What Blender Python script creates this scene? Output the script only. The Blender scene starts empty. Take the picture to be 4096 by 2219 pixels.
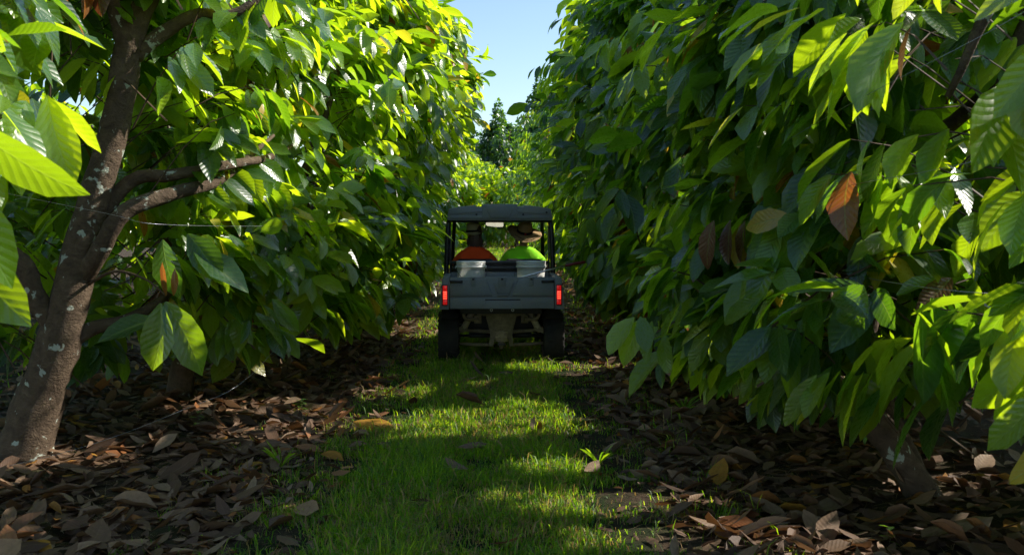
import bpy, bmesh, math, random
import numpy as np
from mathutils import Vector, Matrix, Euler

R = math.radians
rng = np.random.default_rng(11)
random.seed(5)
sc = bpy.context.scene
COL = sc.collection

# ------------------------------------------------------------------ camera
cam_d = bpy.data.cameras.new('camera')
cam_d.lens = 35.0
cam_d.sensor_width = 36.0
cam_d.clip_start = 0.05
cam_d.clip_end = 2000
cam_d.dof.use_dof = True
cam_d.dof.focus_distance = 11.0
cam_d.dof.aperture_fstop = 6.3
cam = bpy.data.objects.new('camera', cam_d)
COL.objects.link(cam)
cam.location = (0, 0, 1.75)
cam.rotation_euler = (R(90 - 3.27), 0, 0)
sc.camera = cam

# ------------------------------------------------------------------ sky, sun, exposure
SUN_EL, SUN_AZ = 36.0, 75.0            # azimuth: degrees from straight ahead towards the right
w = bpy.data.worlds.new('World')
sc.world = w
w.use_nodes = True
wn = w.node_tree.nodes
sky = wn.new('ShaderNodeTexSky')
sky.sky_type = 'NISHITA'
sky.sun_disc = False
sky.sun_elevation = R(SUN_EL)
sky.sun_rotation = R(SUN_AZ)
sky.altitude = 50
sky.air_density = 1.0
sky.dust_density = 0.4
sky.ozone_density = 2.0
w.node_tree.links.new(sky.outputs[0], wn['Background'].inputs[0])
wn['Background'].inputs[1].default_value = 0.135
sun_d = bpy.data.lights.new('sun', 'SUN')
sun_d.energy = 5.0
sun_d.angle = R(0.53)
sun_d.color = (1.0, 0.93, 0.82)
sun = bpy.data.objects.new('sun', sun_d)
COL.objects.link(sun)
S = np.array([math.sin(R(SUN_AZ)) * math.cos(R(SUN_EL)), math.cos(R(SUN_AZ)) * math.cos(R(SUN_EL)), math.sin(R(SUN_EL))])
sun.rotation_euler = Vector(S).to_track_quat('Z', 'Y').to_euler()
sun.location = (20, 20, 30)

vs = sc.view_settings
vs.view_transform = 'Standard'
vs.look = 'None'
vs.gamma = 1.0
vs.use_curve_mapping = False
vs.exposure = 0.6
sc.cycles.use_denoising = True
try:
    sc.cycles.denoiser = 'OPENIMAGEDENOISE'
    sc.cycles.denoising_prefilter = 'ACCURATE'
except Exception:
    pass
sc.cycles.use_adaptive_sampling = True
sc.cycles.adaptive_threshold = 0.02
sc.cycles.max_bounces = 5
sc.cycles.caustics_reflective = False
sc.cycles.caustics_refractive = False
sc.cycles.diffuse_bounces = 3
sc.cycles.glossy_bounces = 2
sc.cycles.transmission_bounces = 4
sc.cycles.sample_clamp_indirect = 6.0


# ------------------------------------------------------------------ material helpers
class NT:
    def __init__(self, name):
        self.m = bpy.data.materials.new(name)
        self.m.use_nodes = True
        self.t = self.m.node_tree
        self.n = self.t.nodes
        self.b = self.n['Principled BSDF']
        self.out = self.n['Material Output']

    def node(self, kind, **kw):
        x = self.n.new(kind)
        for k, v in kw.items():
            setattr(x, k, v)
        return x

    def link(self, a, b):
        self.t.links.new(a, b)

    def put(self, sock, v):
        if hasattr(v, 'is_output') or isinstance(v, bpy.types.NodeSocket):
            self.link(v, sock)
        else:
            sock.default_value = v

    def math(self, op, a, b=0.0, c=None, clamp=False):
        x = self.node('ShaderNodeMath', operation=op)
        x.use_clamp = clamp
        self.put(x.inputs[0], a)
        self.put(x.inputs[1], b)
        if c is not None:
            self.put(x.inputs[2], c)
        return x.outputs[0]

    def ramp(self, fac, stops, mode='LINEAR'):
        x = self.node('ShaderNodeValToRGB')
        e = x.color_ramp.elements
        x.color_ramp.interpolation = mode
        while len(e) < len(stops):
            e.new(0.5)
        for i, (p, c) in enumerate(stops):
            e[i].position = p
            e[i].color = (c[0], c[1], c[2], 1) if not isinstance(c, (int, float)) else (c, c, c, 1)
        self.put(x.inputs[0], fac)
        return x.outputs[0]

    def noise(self, scale, detail=4, rough=0.6, vec=None, dist=0.0):
        x = self.node('ShaderNodeTexNoise')
        x.inputs['Scale'].default_value = scale
        x.inputs['Detail'].default_value = detail
        x.inputs['Roughness'].default_value = rough
        x.inputs['Distortion'].default_value = dist
        if vec is not None:
            self.link(vec, x.inputs['Vector'])
        return x.outputs[0]

    def mix(self, fac, a, b, mode='MIX'):
        x = self.node('ShaderNodeMix', data_type='RGBA', blend_type=mode)
        self.put(x.inputs[0], fac)
        self.put(x.inputs[6], a if not isinstance(a, tuple) else (a + (1,))[:4])
        self.put(x.inputs[7], b if not isinstance(b, tuple) else (b + (1,))[:4])
        return x.outputs[2]

    def bump(self, h, strength=0.3, dist=0.02):
        x = self.node('ShaderNodeBump')
        x.inputs['Strength'].default_value = strength
        x.inputs['Distance'].default_value = dist
        self.link(h, x.inputs['Height'])
        self.link(x.outputs[0], self.b.inputs['Normal'])
        return x.outputs[0]

    def obj(self):
        return self.node('ShaderNodeTexCoord').outputs['Object']

    def set(self, **kw):
        for k, v in kw.items():
            self.put(self.b.inputs[k.replace('_', ' ')], v)


def plastic(name, col, rough=0.5, grain=0.15, dirt=None, metal=0.0, scale=30, spec=0.5):
    n = NT(name)
    v = n.obj()
    f = n.noise(scale, 5, 0.65, v)
    g = n.noise(3.0, 4, 0.6, v)
    c = n.mix(n.ramp(f, [(0.3, 0.0), (0.7, 1.0)]), tuple(x * (1 - grain) for x in col), tuple(min(1, x * (1 + grain)) for x in col))
    if dirt is not None:
        c = n.mix(n.ramp(g, [(0.42, 0.0), (0.68, 0.75)]), c, dirt)
    n.put(n.b.inputs['Base Color'], c)
    n.set(Roughness=n.ramp(g, [(0.3, rough - 0.08), (0.7, min(1, rough + 0.12))]), Metallic=metal)
    n.b.inputs['Specular IOR Level'].default_value = spec
    n.bump(n.noise(scale * 12, 2, 0.5, v), 0.12, 0.002)
    return n.m


# ------------------------------------------------------------------ mesh helpers
def new_mesh(name, V, F, mat=None, smooth=False, uv=None, attrs=None):
    """V (n,3) array; F (m,k) int array of equal faces, or list of lists."""
    me = bpy.data.meshes.new(name)
    if isinstance(F, np.ndarray):
        V = np.asarray(V, dtype=np.float32)
        m, k = F.shape
        me.vertices.add(len(V))
        me.vertices.foreach_set('co', V.ravel())
        me.loops.add(m * k)
        me.loops.foreach_set('vertex_index', F.astype(np.int32).ravel())
        me.polygons.add(m)
        me.polygons.foreach_set('loop_start', np.arange(0, m * k, k, dtype=np.int32))
        me.update(calc_edges=True)
        if uv is not None:
            l = me.uv_layers.new(name='UVMap')
            l.data.foreach_set('uv', uv[F.ravel()].astype(np.float32).ravel())
    else:
        me.from_pydata([tuple(map(float, v)) for v in V], [], F)
        me.update()
    if attrs:
        for an, arr in attrs.items():
            a = me.attributes.new(an, 'FLOAT', 'POINT')
            a.data.foreach_set('value', np.asarray(arr, dtype=np.float32))
    if smooth:
        me.polygons.foreach_set('use_smooth', np.ones(len(me.polygons), dtype=bool))
    if mat is not None:
        me.materials.append(mat)
    return me


def link(name, me, parent=None, loc=None, rot=None):
    o = bpy.data.objects.new(name, me)
    COL.objects.link(o)
    if parent is not None:
        o.parent = parent
    if loc is not None:
        o.location = loc
    if rot is not None:
        o.rotation_euler = rot
    return o


def empty(name, loc=(0, 0, 0), rz=0.0, parent=None):
    o = link(name, None, parent, loc, (0, 0, rz))
    o.empty_display_size = 0.2
    return o


def tag(o, label=None, cat=None, group=None, kind=None):
    if label:
        o['label'] = label
    if cat:
        o['category'] = cat
    if group:
        o['group'] = group
    if kind:
        o['kind'] = kind
    return o


def catmull(P, n=6):
    P = np.asarray(P, float)
    Q = np.vstack([2 * P[0] - P[1], P, 2 * P[-1] - P[-2]])
    out = []
    for i in range(1, len(Q) - 2):
        for t in np.linspace(0, 1, n, endpoint=False):
            a, b, c, d = Q[i - 1], Q[i], Q[i + 1], Q[i + 2]
            out.append(0.5 * ((2 * b) + (-a + c) * t + (2 * a - 5 * b + 4 * c - d) * t * t + (-a + 3 * b - 3 * c + d) * t ** 3))
    out.append(Q[-2])
    return np.array(out)


class MB:
    """collects simple shapes into one mesh"""

    def __init__(self):
        self.v, self.f = [], []

    def add(self, V, F):
        o = len(self.v)
        self.v += [tuple(map(float, p)) for p in V]
        self.f += [[i + o for i in f] for f in F]
        return self

    def box(self, x0, x1, y0, y1, z0, z1):
        V = [(x0, y0, z0), (x1, y0, z0), (x1, y1, z0), (x0, y1, z0), (x0, y0, z1), (x1, y0, z1), (x1, y1, z1), (x0, y1, z1)]
        return self.add(V, [[0, 3, 2, 1], [4, 5, 6, 7], [0, 1, 5, 4], [1, 2, 6, 5], [2, 3, 7, 6], [3, 0, 4, 7]])

    def prism(self, poly, y0, y1, axis='y'):
        """poly in (x,z), counter-clockwise seen from -y, extruded along y"""
        n = len(poly)
        if axis == 'y':
            V = [(p[0], y0, p[1]) for p in poly] + [(p[0], y1, p[1]) for p in poly]
        elif axis == 'x':   # poly in (y,z)
            V = [(y0, p[0], p[1]) for p in poly] + [(y1, p[0], p[1]) for p in poly]
        else:
            V = [(p[0], p[1], y0) for p in poly] + [(p[0], p[1], y1) for p in poly]
        F = [list(range(n)), list(range(2 * n - 1, n - 1, -1))]
        for i in range(n):
            j = (i + 1) % n
            F.append([i, i + n, j + n, j])
        return self.add(V, F)

    def tube(self, P, r, sides=8, smooth=0, caps=True, knob=0.0):
        P = np.asarray(P, float)
        r = np.broadcast_to(np.asarray(r, float), (len(P),)).copy()
        if smooth:
            k = np.arange(len(P))
            P2 = catmull(P, smooth)
            r = np.interp(np.linspace(0, len(k) - 1, len(P2)), k, r)
            P = P2
        T = np.gradient(P, axis=0)
        T /= np.linalg.norm(T, axis=1)[:, None] + 1e-9
        ref = np.array([0, 0, 1.0]) if abs(T[0][2]) < 0.9 else np.array([1.0, 0, 0])
        u = np.cross(T[0], ref)
        u /= np.linalg.norm(u)
        V = []
        ang = np.linspace(0, 2 * np.pi, sides, endpoint=False)
        for i in range(len(P)):
            u = u - T[i] * (u @ T[i])
            u /= np.linalg.norm(u) + 1e-9
            wv = np.cross(T[i], u)
            rr = r[i] * (1 + (knob * (rng.random(sides) - 0.5) if knob else 0))
            V.append(P[i] + np.outer(np.cos(ang) * rr, u) + np.outer(np.sin(ang) * rr, wv))
        V = np.vstack(V)
        F = []
        for i in range(len(P) - 1):
            for j in range(sides):
                k = (j + 1) % sides
                F.append([i * sides + j, i * sides + k, (i + 1) * sides + k, (i + 1) * sides + j])
        if caps:
            F.append(list(range(sides - 1, -1, -1)))
            F.append([(len(P) - 1) * sides + j for j in range(sides)])
        return self.add(V, F)

    def lathe(self, prof, sides=32, cx=0, cy=0, closed=False, axis='z'):
        """prof list of (radius, height)"""
        ang = np.linspace(0, 2 * np.pi, sides, endpoint=False)
        V = []
        for r_, h in prof:
            for a in ang:
                if axis == 'z':
                    V.append((cx + r_ * math.cos(a), cy + r_ * math.sin(a), h))
                else:       # axis x: cx,cy = (y,z) of the axis
                    V.append((h, cx + r_ * math.cos(a), cy + r_ * math.sin(a)))
        F = []
        n = len(prof)
        for i in range(n - 1 + (1 if closed else 0)):
            a_, b_ = i, (i + 1) % n
            for j in range(sides):
                k = (j + 1) % sides
                F.append([a_ * sides + j, a_ * sides + k, b_ * sides + k, b_ * sides + j])
        if not closed:
            if prof[0][0] > 1e-6:
                F.append(list(range(sides - 1, -1, -1)))
            if prof[-1][0] > 1e-6:
                F.append([(n - 1) * sides + j for j in range(sides)])
        return self.add(V, F)

    def build(self, name, mat, parent=None, smooth=False, bevel=0.0, loc=None, rot=None, seg=2):
        me = new_mesh(name, self.v, self.f, mat, smooth)
        bm = bmesh.new()
        bm.from_mesh(me)
        bmesh.ops.remove_doubles(bm, verts=bm.verts, dist=1e-5)
        bmesh.ops.recalc_face_normals(bm, faces=bm.faces)
        if bevel:
            ed = [e for e in bm.edges if len(e.link_faces) == 2 and e.calc_face_angle(0) > 0.5]
            bmesh.ops.bevel(bm, geom=ed, offset=bevel, segments=seg, affect='EDGES', clamp_overlap=True, profile=0.6)
        bm.to_mesh(me)
        bm.free()
        if bevel:
            me.polygons.foreach_set('use_smooth', np.ones(len(me.polygons), dtype=bool))
            try:
                me.set_sharp_from_angle(angle=R(35))
            except Exception:
                pass
        return link(name, me, parent, loc, rot)


def vnoise(x, y, z=0.0, seed=0.0):
    """cheap smooth noise about -1..1"""
    return (np.sin(x * 1.7 + seed * 1.3 + np.sin(y * 1.1 + seed)) + np.sin(y * 2.3 - seed * 2.1 + np.sin(z * 1.9 + seed * 0.7)) + np.sin(z * 2.1 + x * 0.9 + seed * 3.1)) / 3.0


def lane(y):
    """x of the lane's middle line, bending gently to the left"""
    y = np.asarray(y, float)
    return -0.2 - 0.0009 * np.maximum(0, y - 10) ** 2


def gz(x, y):
    """ground height"""
    x = np.asarray(x, float)
    y = np.asarray(y, float)
    d = np.abs(x - lane(y))
    far = np.clip((y - 16) / 40, 0, 1)
    return 0.03 * vnoise(x * 0.8, y * 0.7, 0, 2.0) * np.clip((d - 0.3) / 2, 0.25, 1) + 0.05 * np.clip((d - 1.5) / 1.0, 0, 1) + 0.55 * far ** 1.5 + 0.02 * np.maximum(0, y - 56)
# ------------------------------------------------------------------ leaf and bark materials
TONE_REFL = [(0.0, (0.007, 0.024, 0.009)), (0.35, (0.013, 0.040, 0.010)), (0.62, (0.034, 0.080, 0.011)), (0.80, (0.085, 0.14, 0.014)),
             (0.87, (0.28, 0.22, 0.02)), (0.93, (0.22, 0.085, 0.02)), (1.0, (0.06, 0.022, 0.012))]
TONE_TRAN = [(0.0, (0.018, 0.070, 0.003)), (0.35, (0.12, 0.25, 0.004)), (0.62, (0.36, 0.50, 0.006)), (0.80, (0.52, 0.60, 0.010)),
             (0.87, (0.55, 0.40, 0.015)), (0.93, (0.40, 0.12, 0.015)), (1.0, (0.09, 0.02, 0.008))]


def leaf_mat(name, single, veins=True, gain=1.0):
    n = NT(name)
    at = n.node('ShaderNodeAttribute')
    at.attribute_name = 'tone'
    at.attribute_type = 'OBJECT' if single else 'GEOMETRY'
    tone = at.outputs['Fac']
    refl = n.ramp(tone, TONE_REFL)
    tran = n.ramp(tone, TONE_TRAN)
    rough = 0.34
    if veins:
        uv = n.node('ShaderNodeUVMap')
        sep = n.node('ShaderNodeSeparateXYZ')
        n.link(uv.outputs[0], sep.inputs[0])
        u, v = sep.outputs[0], sep.outputs[1]
        a = n.math('ABSOLUTE', n.math('SUBTRACT', u, 0.5))          # 0 midrib .. 0.5 edge
        ph = n.math('SUBTRACT', n.math('MULTIPLY', v, 10.0), n.math('MULTIPLY', n.math('POWER', a, 0.8), 4.2))
        fr = n.math('FRACT', ph)
        d = n.math('ABSOLUTE', n.math('SUBTRACT', fr, 0.5))         # 0 at vein .. 0.5 between
        lat = n.math('SUBTRACT', 1.0, n.math('MULTIPLY', d, 12.0), clamp=True)
        mid = n.math('SUBTRACT', 1.0, n.math('MULTIPLY', a, 26.0), clamp=True)
        vein = n.math('MAXIMUM', n.math('MULTIPLY', lat, 0.55), mid, clamp=True)
        blot = n.noise(9.0, 3, 0.6, uv.outputs[0])
        refl = n.mix(n.math('MULTIPLY', vein, 0.45), refl, (0.14, 0.19, 0.05))
        refl = n.mix(n.ramp(blot, [(0.35, 0.0), (0.75, 0.35)]), refl, n.mix(0.5, refl, (0.03, 0.05, 0.01)))
        tran = n.mix(n.math('MULTIPLY', vein, 0.35), tran, (0.30, 0.40, 0.04))
        tipn = n.noise(3.0, 4, 0.6, n.obj())
        tip = n.math('ADD', v, n.math('MULTIPLY', n.math('SUBTRACT', tipn, 0.5), 1.1))
        tipf = n.ramp(n.math('SUBTRACT', tip, 0.19), [(0.885, 0.0), (0.92, 1.0)])
        refl = n.mix(tipf, refl, (0.07, 0.032, 0.014))
        tran = n.mix(tipf, tran, (0.16, 0.06, 0.015))
        h = n.math('SUBTRACT', n.math('MULTIPLY', n.math('POWER', n.math('MULTIPLY', d, 2.0), 0.7), 1.0), n.math('MULTIPLY', mid, 0.8))
        n.bump(h, 0.32, 0.004)
        rough = n.ramp(blot, [(0.3, 0.22), (0.8, 0.42)])
    n.put(n.b.inputs['Base Color'], refl)
    n.put(n.b.inputs['Roughness'], rough)
    n.b.inputs['Specular IOR Level'].default_value = 0.5
    tr = n.node('ShaderNodeBsdfTranslucent')
    n.put(tr.inputs[0], tran)
    if veins:
        n.link(n.b.inputs['Normal'].links[0].from_socket, tr.inputs['Normal'])
    add = n.node('ShaderNodeAddShader')
    n.link(n.b.outputs[0], add.inputs[0])
    n.link(tr.outputs[0], add.inputs[1])
    n.link(add.outputs[0], n.out.inputs[0])
    return n.m


M_LEAF = leaf_mat('cacao_leaf_single', True)
M_LEAFM = leaf_mat('cacao_leaf_mass', False)
M_LEAFF = leaf_mat('cacao_leaf_far', False, veins=False)


def litter_mat(name, single):
    n = NT(name)
    at = n.node('ShaderNodeAttribute')
    at.attribute_name = 'tone'
    at.attribute_type = 'OBJECT' if single else 'GEOMETRY'
    c = n.ramp(at.outputs['Fac'], [(0.0, (0.055, 0.030, 0.018)), (0.3, (0.14, 0.078, 0.045)), (0.55, (0.24, 0.15, 0.088)), (0.75, (0.38, 0.26, 0.165)), (0.88, (0.32, 0.12, 0.04)), (0.95, (0.50, 0.25, 0.03)), (1.0, (0.06, 0.11, 0.03))])
    uv = n.node('ShaderNodeUVMap')
    sep = n.node('ShaderNodeSeparateXYZ')
    n.link(uv.outputs[0], sep.inputs[0])
    a = n.math('ABSOLUTE', n.math('SUBTRACT', sep.outputs[0], 0.5))
    ph = n.math('SUBTRACT', n.math('MULTIPLY', sep.outputs[1], 9.0), n.math('MULTIPLY', a, 4.0))
    d = n.math('ABSOLUTE', n.math('SUBTRACT', n.math('FRACT', ph), 0.5))
    mid = n.math('SUBTRACT', 1.0, n.math('MULTIPLY', a, 22.0), clamp=True)
    lat = n.math('SUBTRACT', 1.0, n.math('MULTIPLY', d, 9.0), clamp=True)
    vein = n.math('MAXIMUM', n.math('MULTIPLY', lat, 0.5), mid)
    blot = n.noise(6.0, 5, 0.7, uv.outputs[0])
    c = n.mix(n.math('MULTIPLY', vein, 0.35), c, n.mix(0.6, c, (0.30, 0.22, 0.14)))
    c = n.mix(n.ramp(blot, [(0.4, 0.0), (0.7, 0.6)]), c, n.mix(0.6, c, (0.03, 0.02, 0.014)))
    n.put(n.b.inputs['Base Color'], c)
    n.set(Roughness=0.62)
    n.b.inputs['Specular IOR Level'].default_value = 0.35
    n.bump(n.math('ADD', d, n.math('MULTIPLY', blot, 1.2)), 0.35, 0.005)
    tr = n.node('ShaderNodeBsdfTranslucent')
    n.put(tr.inputs[0], n.mix(0.5, c, (0.25, 0.10, 0.02)))
    mx = n.node('ShaderNodeMixShader')
    mx.inputs[0].default_value = 0.25
    n.link(n.b.outputs[0], mx.inputs[1])
    n.link(tr.outputs[0], mx.inputs[2])
    n.link(mx.outputs[0], n.out.inputs[0])
    return n.m


M_LIT = litter_mat('dead_leaf_single', True)
M_LITM = litter_mat('dead_leaf_mass', False)


def grass_mat(name, dry=False):
    n = NT(name)
    at = n.node('ShaderNodeAttribute')
    at.attribute_name = 'tone'
    t = at.outputs['Fac']
    if dry:
        c = n.ramp(t, [(0, (0.10, 0.07, 0.035)), (1, (0.34, 0.27, 0.15))])
        tc = n.ramp(t, [(0, (0.08, 0.05, 0.02)), (1, (0.22, 0.16, 0.07))])
    else:
        c = n.ramp(t, [(0, (0.010, 0.034, 0.006)), (0.5, (0.026, 0.074, 0.008)), (0.85, (0.070, 0.130, 0.012)), (0.92, (0.20, 0.16, 0.06)), (1.0, (0.26, 0.17, 0.08))])
        tc = n.ramp(t, [(0, (0.05, 0.15, 0.004)), (0.5, (0.24, 0.42, 0.006)), (0.85, (0.50, 0.60, 0.012)), (0.92, (0.25, 0.18, 0.04)), (1.0, (0.20, 0.11, 0.03))])
    n.put(n.b.inputs['Base Color'], c)
    n.set(Roughness=0.5)
    n.b.inputs['Specular IOR Level'].default_value = 0.22
    tr = n.node('ShaderNodeBsdfTranslucent')
    n.put(tr.inputs[0], tc)
    add = n.node('ShaderNodeAddShader')
    n.link(n.b.outputs[0], add.inputs[0])
    n.link(tr.outputs[0], add.inputs[1])
    n.link(add.outputs[0], n.out.inputs[0])
    return n.m


M_GRASS = grass_mat('lane_grass')
M_STRAW = grass_mat('dry_straw', True)


def bark_mat():
    n = NT('cacao_bark')
    v = n.obj()
    mp = n.node('ShaderNodeMapping')
    mp.inputs['Scale'].default_value = (1, 1, 1.2)
    n.link(v, mp.inputs[0])
    a = n.noise(9, 6, 0.7, mp.outputs[0], 0.4)
    b = n.noise(34, 4, 0.7, mp.outputs[0])
    c = n.ramp(a, [(0.25, (0.045, 0.030, 0.020)), (0.55, (0.115, 0.080, 0.052)), (0.8, (0.20, 0.15, 0.10))])
    li = n.noise(9.5, 4, 0.55, v, 0.3)
    lic = n.ramp(li, [(0.63, 0.0), (0.66, 1.0)])
    c = n.mix(lic, c, n.mix(b, (0.30, 0.34, 0.27), (0.52, 0.55, 0.48)))
    n.put(n.b.inputs['Base Color'], c)
    n.set(Roughness=0.85)
    n.b.inputs['Specular IOR Level'].default_value = 0.25
    wv = n.node('ShaderNodeTexWave')
    wv.bands_direction = 'Z'
    wv.inputs['Scale'].default_value = 14
    wv.inputs['Distortion'].default_value = 7
    wv.inputs['Detail'].default_value = 4
    wv.inputs['Detail Scale'].default_value = 2.2
    n.link(v, wv.inputs[0])
    h = n.math('ADD', n.math('MULTIPLY', b, 0.8), n.math('ADD', n.math('MULTIPLY', a, 1.2), n.math('MULTIPLY', wv.outputs['Fac'], 0.04)))
    n.bump(h, 0.8, 0.025)
    return n.m


M_BARK = bark_mat()
M_TWIG = plastic('young_twig', (0.085, 0.055, 0.032), 0.7, 0.4, scale=18, spec=0.25)


def ground_mat():
    n = NT('lane_soil')
    v = n.obj()
    at = n.node('ShaderNodeAttribute')
    at.attribute_name = 'turf'
    a = n.noise(2.2, 6, 0.65, v)
    b = n.noise(28, 6, 0.7, v)
    soil = n.ramp(b, [(0.25, (0.030, 0.019, 0.012)), (0.55, (0.085, 0.055, 0.034)), (0.8, (0.17, 0.115, 0.07))])
    soil = n.mix(n.ramp(a, [(0.45, 0.0), (0.62, 0.55)]), soil, n.mix(b, (0.03, 0.05, 0.014), (0.06, 0.08, 0.02)))
    turf = n.ramp(b, [(0.3, (0.014, 0.022, 0.007)), (0.6, (0.030, 0.042, 0.012)), (0.85, (0.065, 0.050, 0.025))])
    f = n.math('ADD', at.outputs['Fac'], n.math('MULTIPLY', n.math('SUBTRACT', a, 0.5), 1.3))
    c = n.mix(n.ramp(f, [(0.42, 0.0), (0.62, 1.0)]), soil, turf)
    n.put(n.b.inputs['Base Color'], c)
    n.set(Roughness=0.95)
    n.b.inputs['Specular IOR Level'].default_value = 0.2
    n.bump(n.math('ADD', n.math('MULTIPLY', a, 1.5), n.math('ADD', b, n.math('MULTIPLY', n.noise(110, 4, 0.7, v), 0.5))), 0.9, 0.05)
    return n.m


M_GROUND = ground_mat()
# ------------------------------------------------------------------ ground sheet (reaches the horizon)
def build_ground():
    xs = np.unique(np.concatenate([np.linspace(-400, -14, 26), np.linspace(-14, 14, 141), np.linspace(14, 400, 26)]))
    ys = np.unique(np.concatenate([np.linspace(-60, 0, 16), np.linspace(0, 30, 151), np.linspace(30, 60, 61), np.linspace(60, 900, 50)]))
    X, Y = np.meshgrid(xs, ys)
    Z = gz(X, Y)
    d = X - lane(Y)
    turf = np.clip(1 - np.abs(d + 0.1) / 1.45, 0, 1) ** 0.5
    turf = np.maximum(turf, np.clip(1 - np.abs(d + 6.2) / 1.5, 0, 1) ** 0.5)
    turf = np.maximum(turf, np.clip(1 - np.abs(d - 5.8) / 1.5, 0, 1) ** 0.5)
    turf = np.where(np.abs(d) > 14, 0.8, turf)
    nx, ny = len(xs), len(ys)
    i = np.arange(nx * ny).reshape(ny, nx)
    F = np.stack([i[:-1, :-1], i[:-1, 1:], i[1:, 1:], i[1:, :-1]], -1).reshape(-1, 4)
    V = np.stack([X, Y, Z], -1).reshape(-1, 3)
    o = link('ground', new_mesh('ground', V, F, M_GROUND, True, attrs={'turf': turf.ravel()}))
    tag(o, 'dark brown soil under the trees with a worn grassy middle', kind='structure')
    return o


GROUND = build_ground()


# ------------------------------------------------------------------ leaf shapes
def leaf_template(nl, nw, r, dead=False):
    v = np.linspace(0, 1, nl + 1)
    if nl >= 5:
        v = 0.5 - 0.5 * np.cos(np.pi * (0.06 + 0.94 * v))
        v = (v - v[0]) / (1 - v[0])
    hw = 0.205 * np.clip(np.sin(np.pi * np.clip(v, 0, 1) ** 1.08), 0, 1) ** 0.70
    hw = hw * (1 - 0.8 * np.clip((v - 0.90) / 0.10, 0, 1))
    hw = hw * (1 + 0.05 * np.sin(v * 19 + r.uniform(0, 6)))
    hw[0], hw[-1] = 0.012, 0.004
    a = np.linspace(-1, 1, nw + 1)
    A, Vv = np.meshgrid(a, v)
    H = np.repeat(hw[:, None], nw + 1, 1)
    fold = r.uniform(0.1, 0.5) if not dead else r.uniform(-0.8, 1.3)
    droop = r.uniform(0.06, 0.34) if not dead else r.uniform(-0.40, 0.5)
    tw = r.uniform(-0.5, 0.5)
    amp = r.uniform(0.008, 0.026) * (1.6 if dead else 1)
    ph = r.uniform(0, 6.28)
    X = A * H
    Y = Vv - 0.25 * droop * Vv ** 2
    Z = fold * np.abs(A) * H - droop * Vv ** 2 + amp * np.sin(2 * np.pi * (2.6 * Vv) + ph + A) * np.abs(A) ** 1.5 * (H / 0.18)
    Z = Z + tw * A * H * Vv
    X = X + r.uniform(-0.06, 0.06) * np.sin(np.pi * Vv)
    V3 = np.stack([X, Y, Z], -1).reshape(-1, 3)
    uv = np.stack([0.5 + A * 0.5 * (0.25 + 0.75 * H / 0.205), Vv], -1).reshape(-1, 2)
    i = np.arange((nl + 1) * (nw + 1)).reshape(nl + 1, nw + 1)
    F = np.stack([i[:-1, :-1], i[:-1, 1:], i[1:, 1:], i[1:, :-1]], -1).reshape(-1, 4)
    return V3, F, uv


NVAR = 10


def templates(nl, nw, dead=False, seed=3):
    r = np.random.default_rng(seed)
    ts = [leaf_template(nl, nw, r, dead) for _ in range(NVAR)]
    return np.stack([t[0] for t in ts]), ts[0][1], ts[0][2]


T_HI, T_MID, T_LOW = templates(6, 4), templates(5, 2), templates(3, 2)
T_DEADHI, T_DEAD = templates(6, 4, True, 8), templates(4, 2, True, 8)


def single_meshes(T, name, mat):
    return [new_mesh(name, T[0][k], T[1], mat, True, uv=T[2]) for k in range(NVAR)]


LEAF_ME = single_meshes(T_HI, 'leaf', M_LEAF)
DEAD_ME = single_meshes(T_DEADHI, 'fallen_leaf', M_LIT)


def frames(D, N):
    D = D / (np.linalg.norm(D, axis=1)[:, None] + 1e-9)
    N = N - D * (N * D).sum(1)[:, None]
    N = N / (np.linalg.norm(N, axis=1)[:, None] + 1e-9)
    X = np.cross(D, N)
    return X, D, N


def leaf_mass(name, P, D, N, L, W, var, tone, T, mat, parent, off):
    X, D, N = frames(D, N)
    tv = T[0][var]
    V = (P - off)[:, None, :] + L[:, None, None] * (tv[..., 0:1] * (X * W[:, None])[:, None, :] + tv[..., 1:2] * D[:, None, :] + tv[..., 2:3] * N[:, None, :])
    nv = tv.shape[1]
    F = (T[1][None] + (np.arange(len(P)) * nv)[:, None, None]).reshape(-1, 4)
    me = new_mesh(name, V.reshape(-1, 3), F, mat, True, uv=np.tile(T[2], (len(P), 1)), attrs={'tone': np.repeat(tone, nv)})
    o = link(name, me, parent)
    o['kind'] = 'stuff'
    return o


def leaf_single(name, meshes, p, x, d, n, L, W, var, tone, parent, off):
    o = bpy.data.objects.new(name, meshes[var])
    COL.objects.link(o)
    o.parent = parent
    q = p - off
    o.matrix_basis = Matrix(((x[0] * L * W, d[0] * L, n[0] * L, q[0]), (x[1] * L * W, d[1] * L, n[1] * L, q[1]), (x[2] * L * W, d[2] * L, n[2] * L, q[2]), (0, 0, 0, 1)))
    o['tone'] = float(tone)
    return o


# ------------------------------------------------------------------ cacao trees of the two rows
# sunlit spots on the ground: the canopy is thin along the sun's path to these (x, y, half-width, half-length)
SPOTS = [(-0.25, 8.45, 1.25, 0.42), (-1.25, 9.9, 0.36, 0.26), (-2.45, 9.0, 0.85, 0.24), (-2.0, 7.95, 0.36, 0.26), (0.55, 11.6, 0.55, 0.42),
         (0.68, 5.75, 0.60, 0.50), (0.25, 6.9, 0.2, 0.12), (-1.55, 16.0, 0.6, 1.5), (-1.6, 26.0, 0.5, 3.0), (-1.0, 40.0, 0.9, 4.0), (0.1, 9.3, 0.3, 0.1),
         (-3.2, 7.0, 0.25, 0.25), (1.55, 5.1, 0.3, 0.18)]


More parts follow.
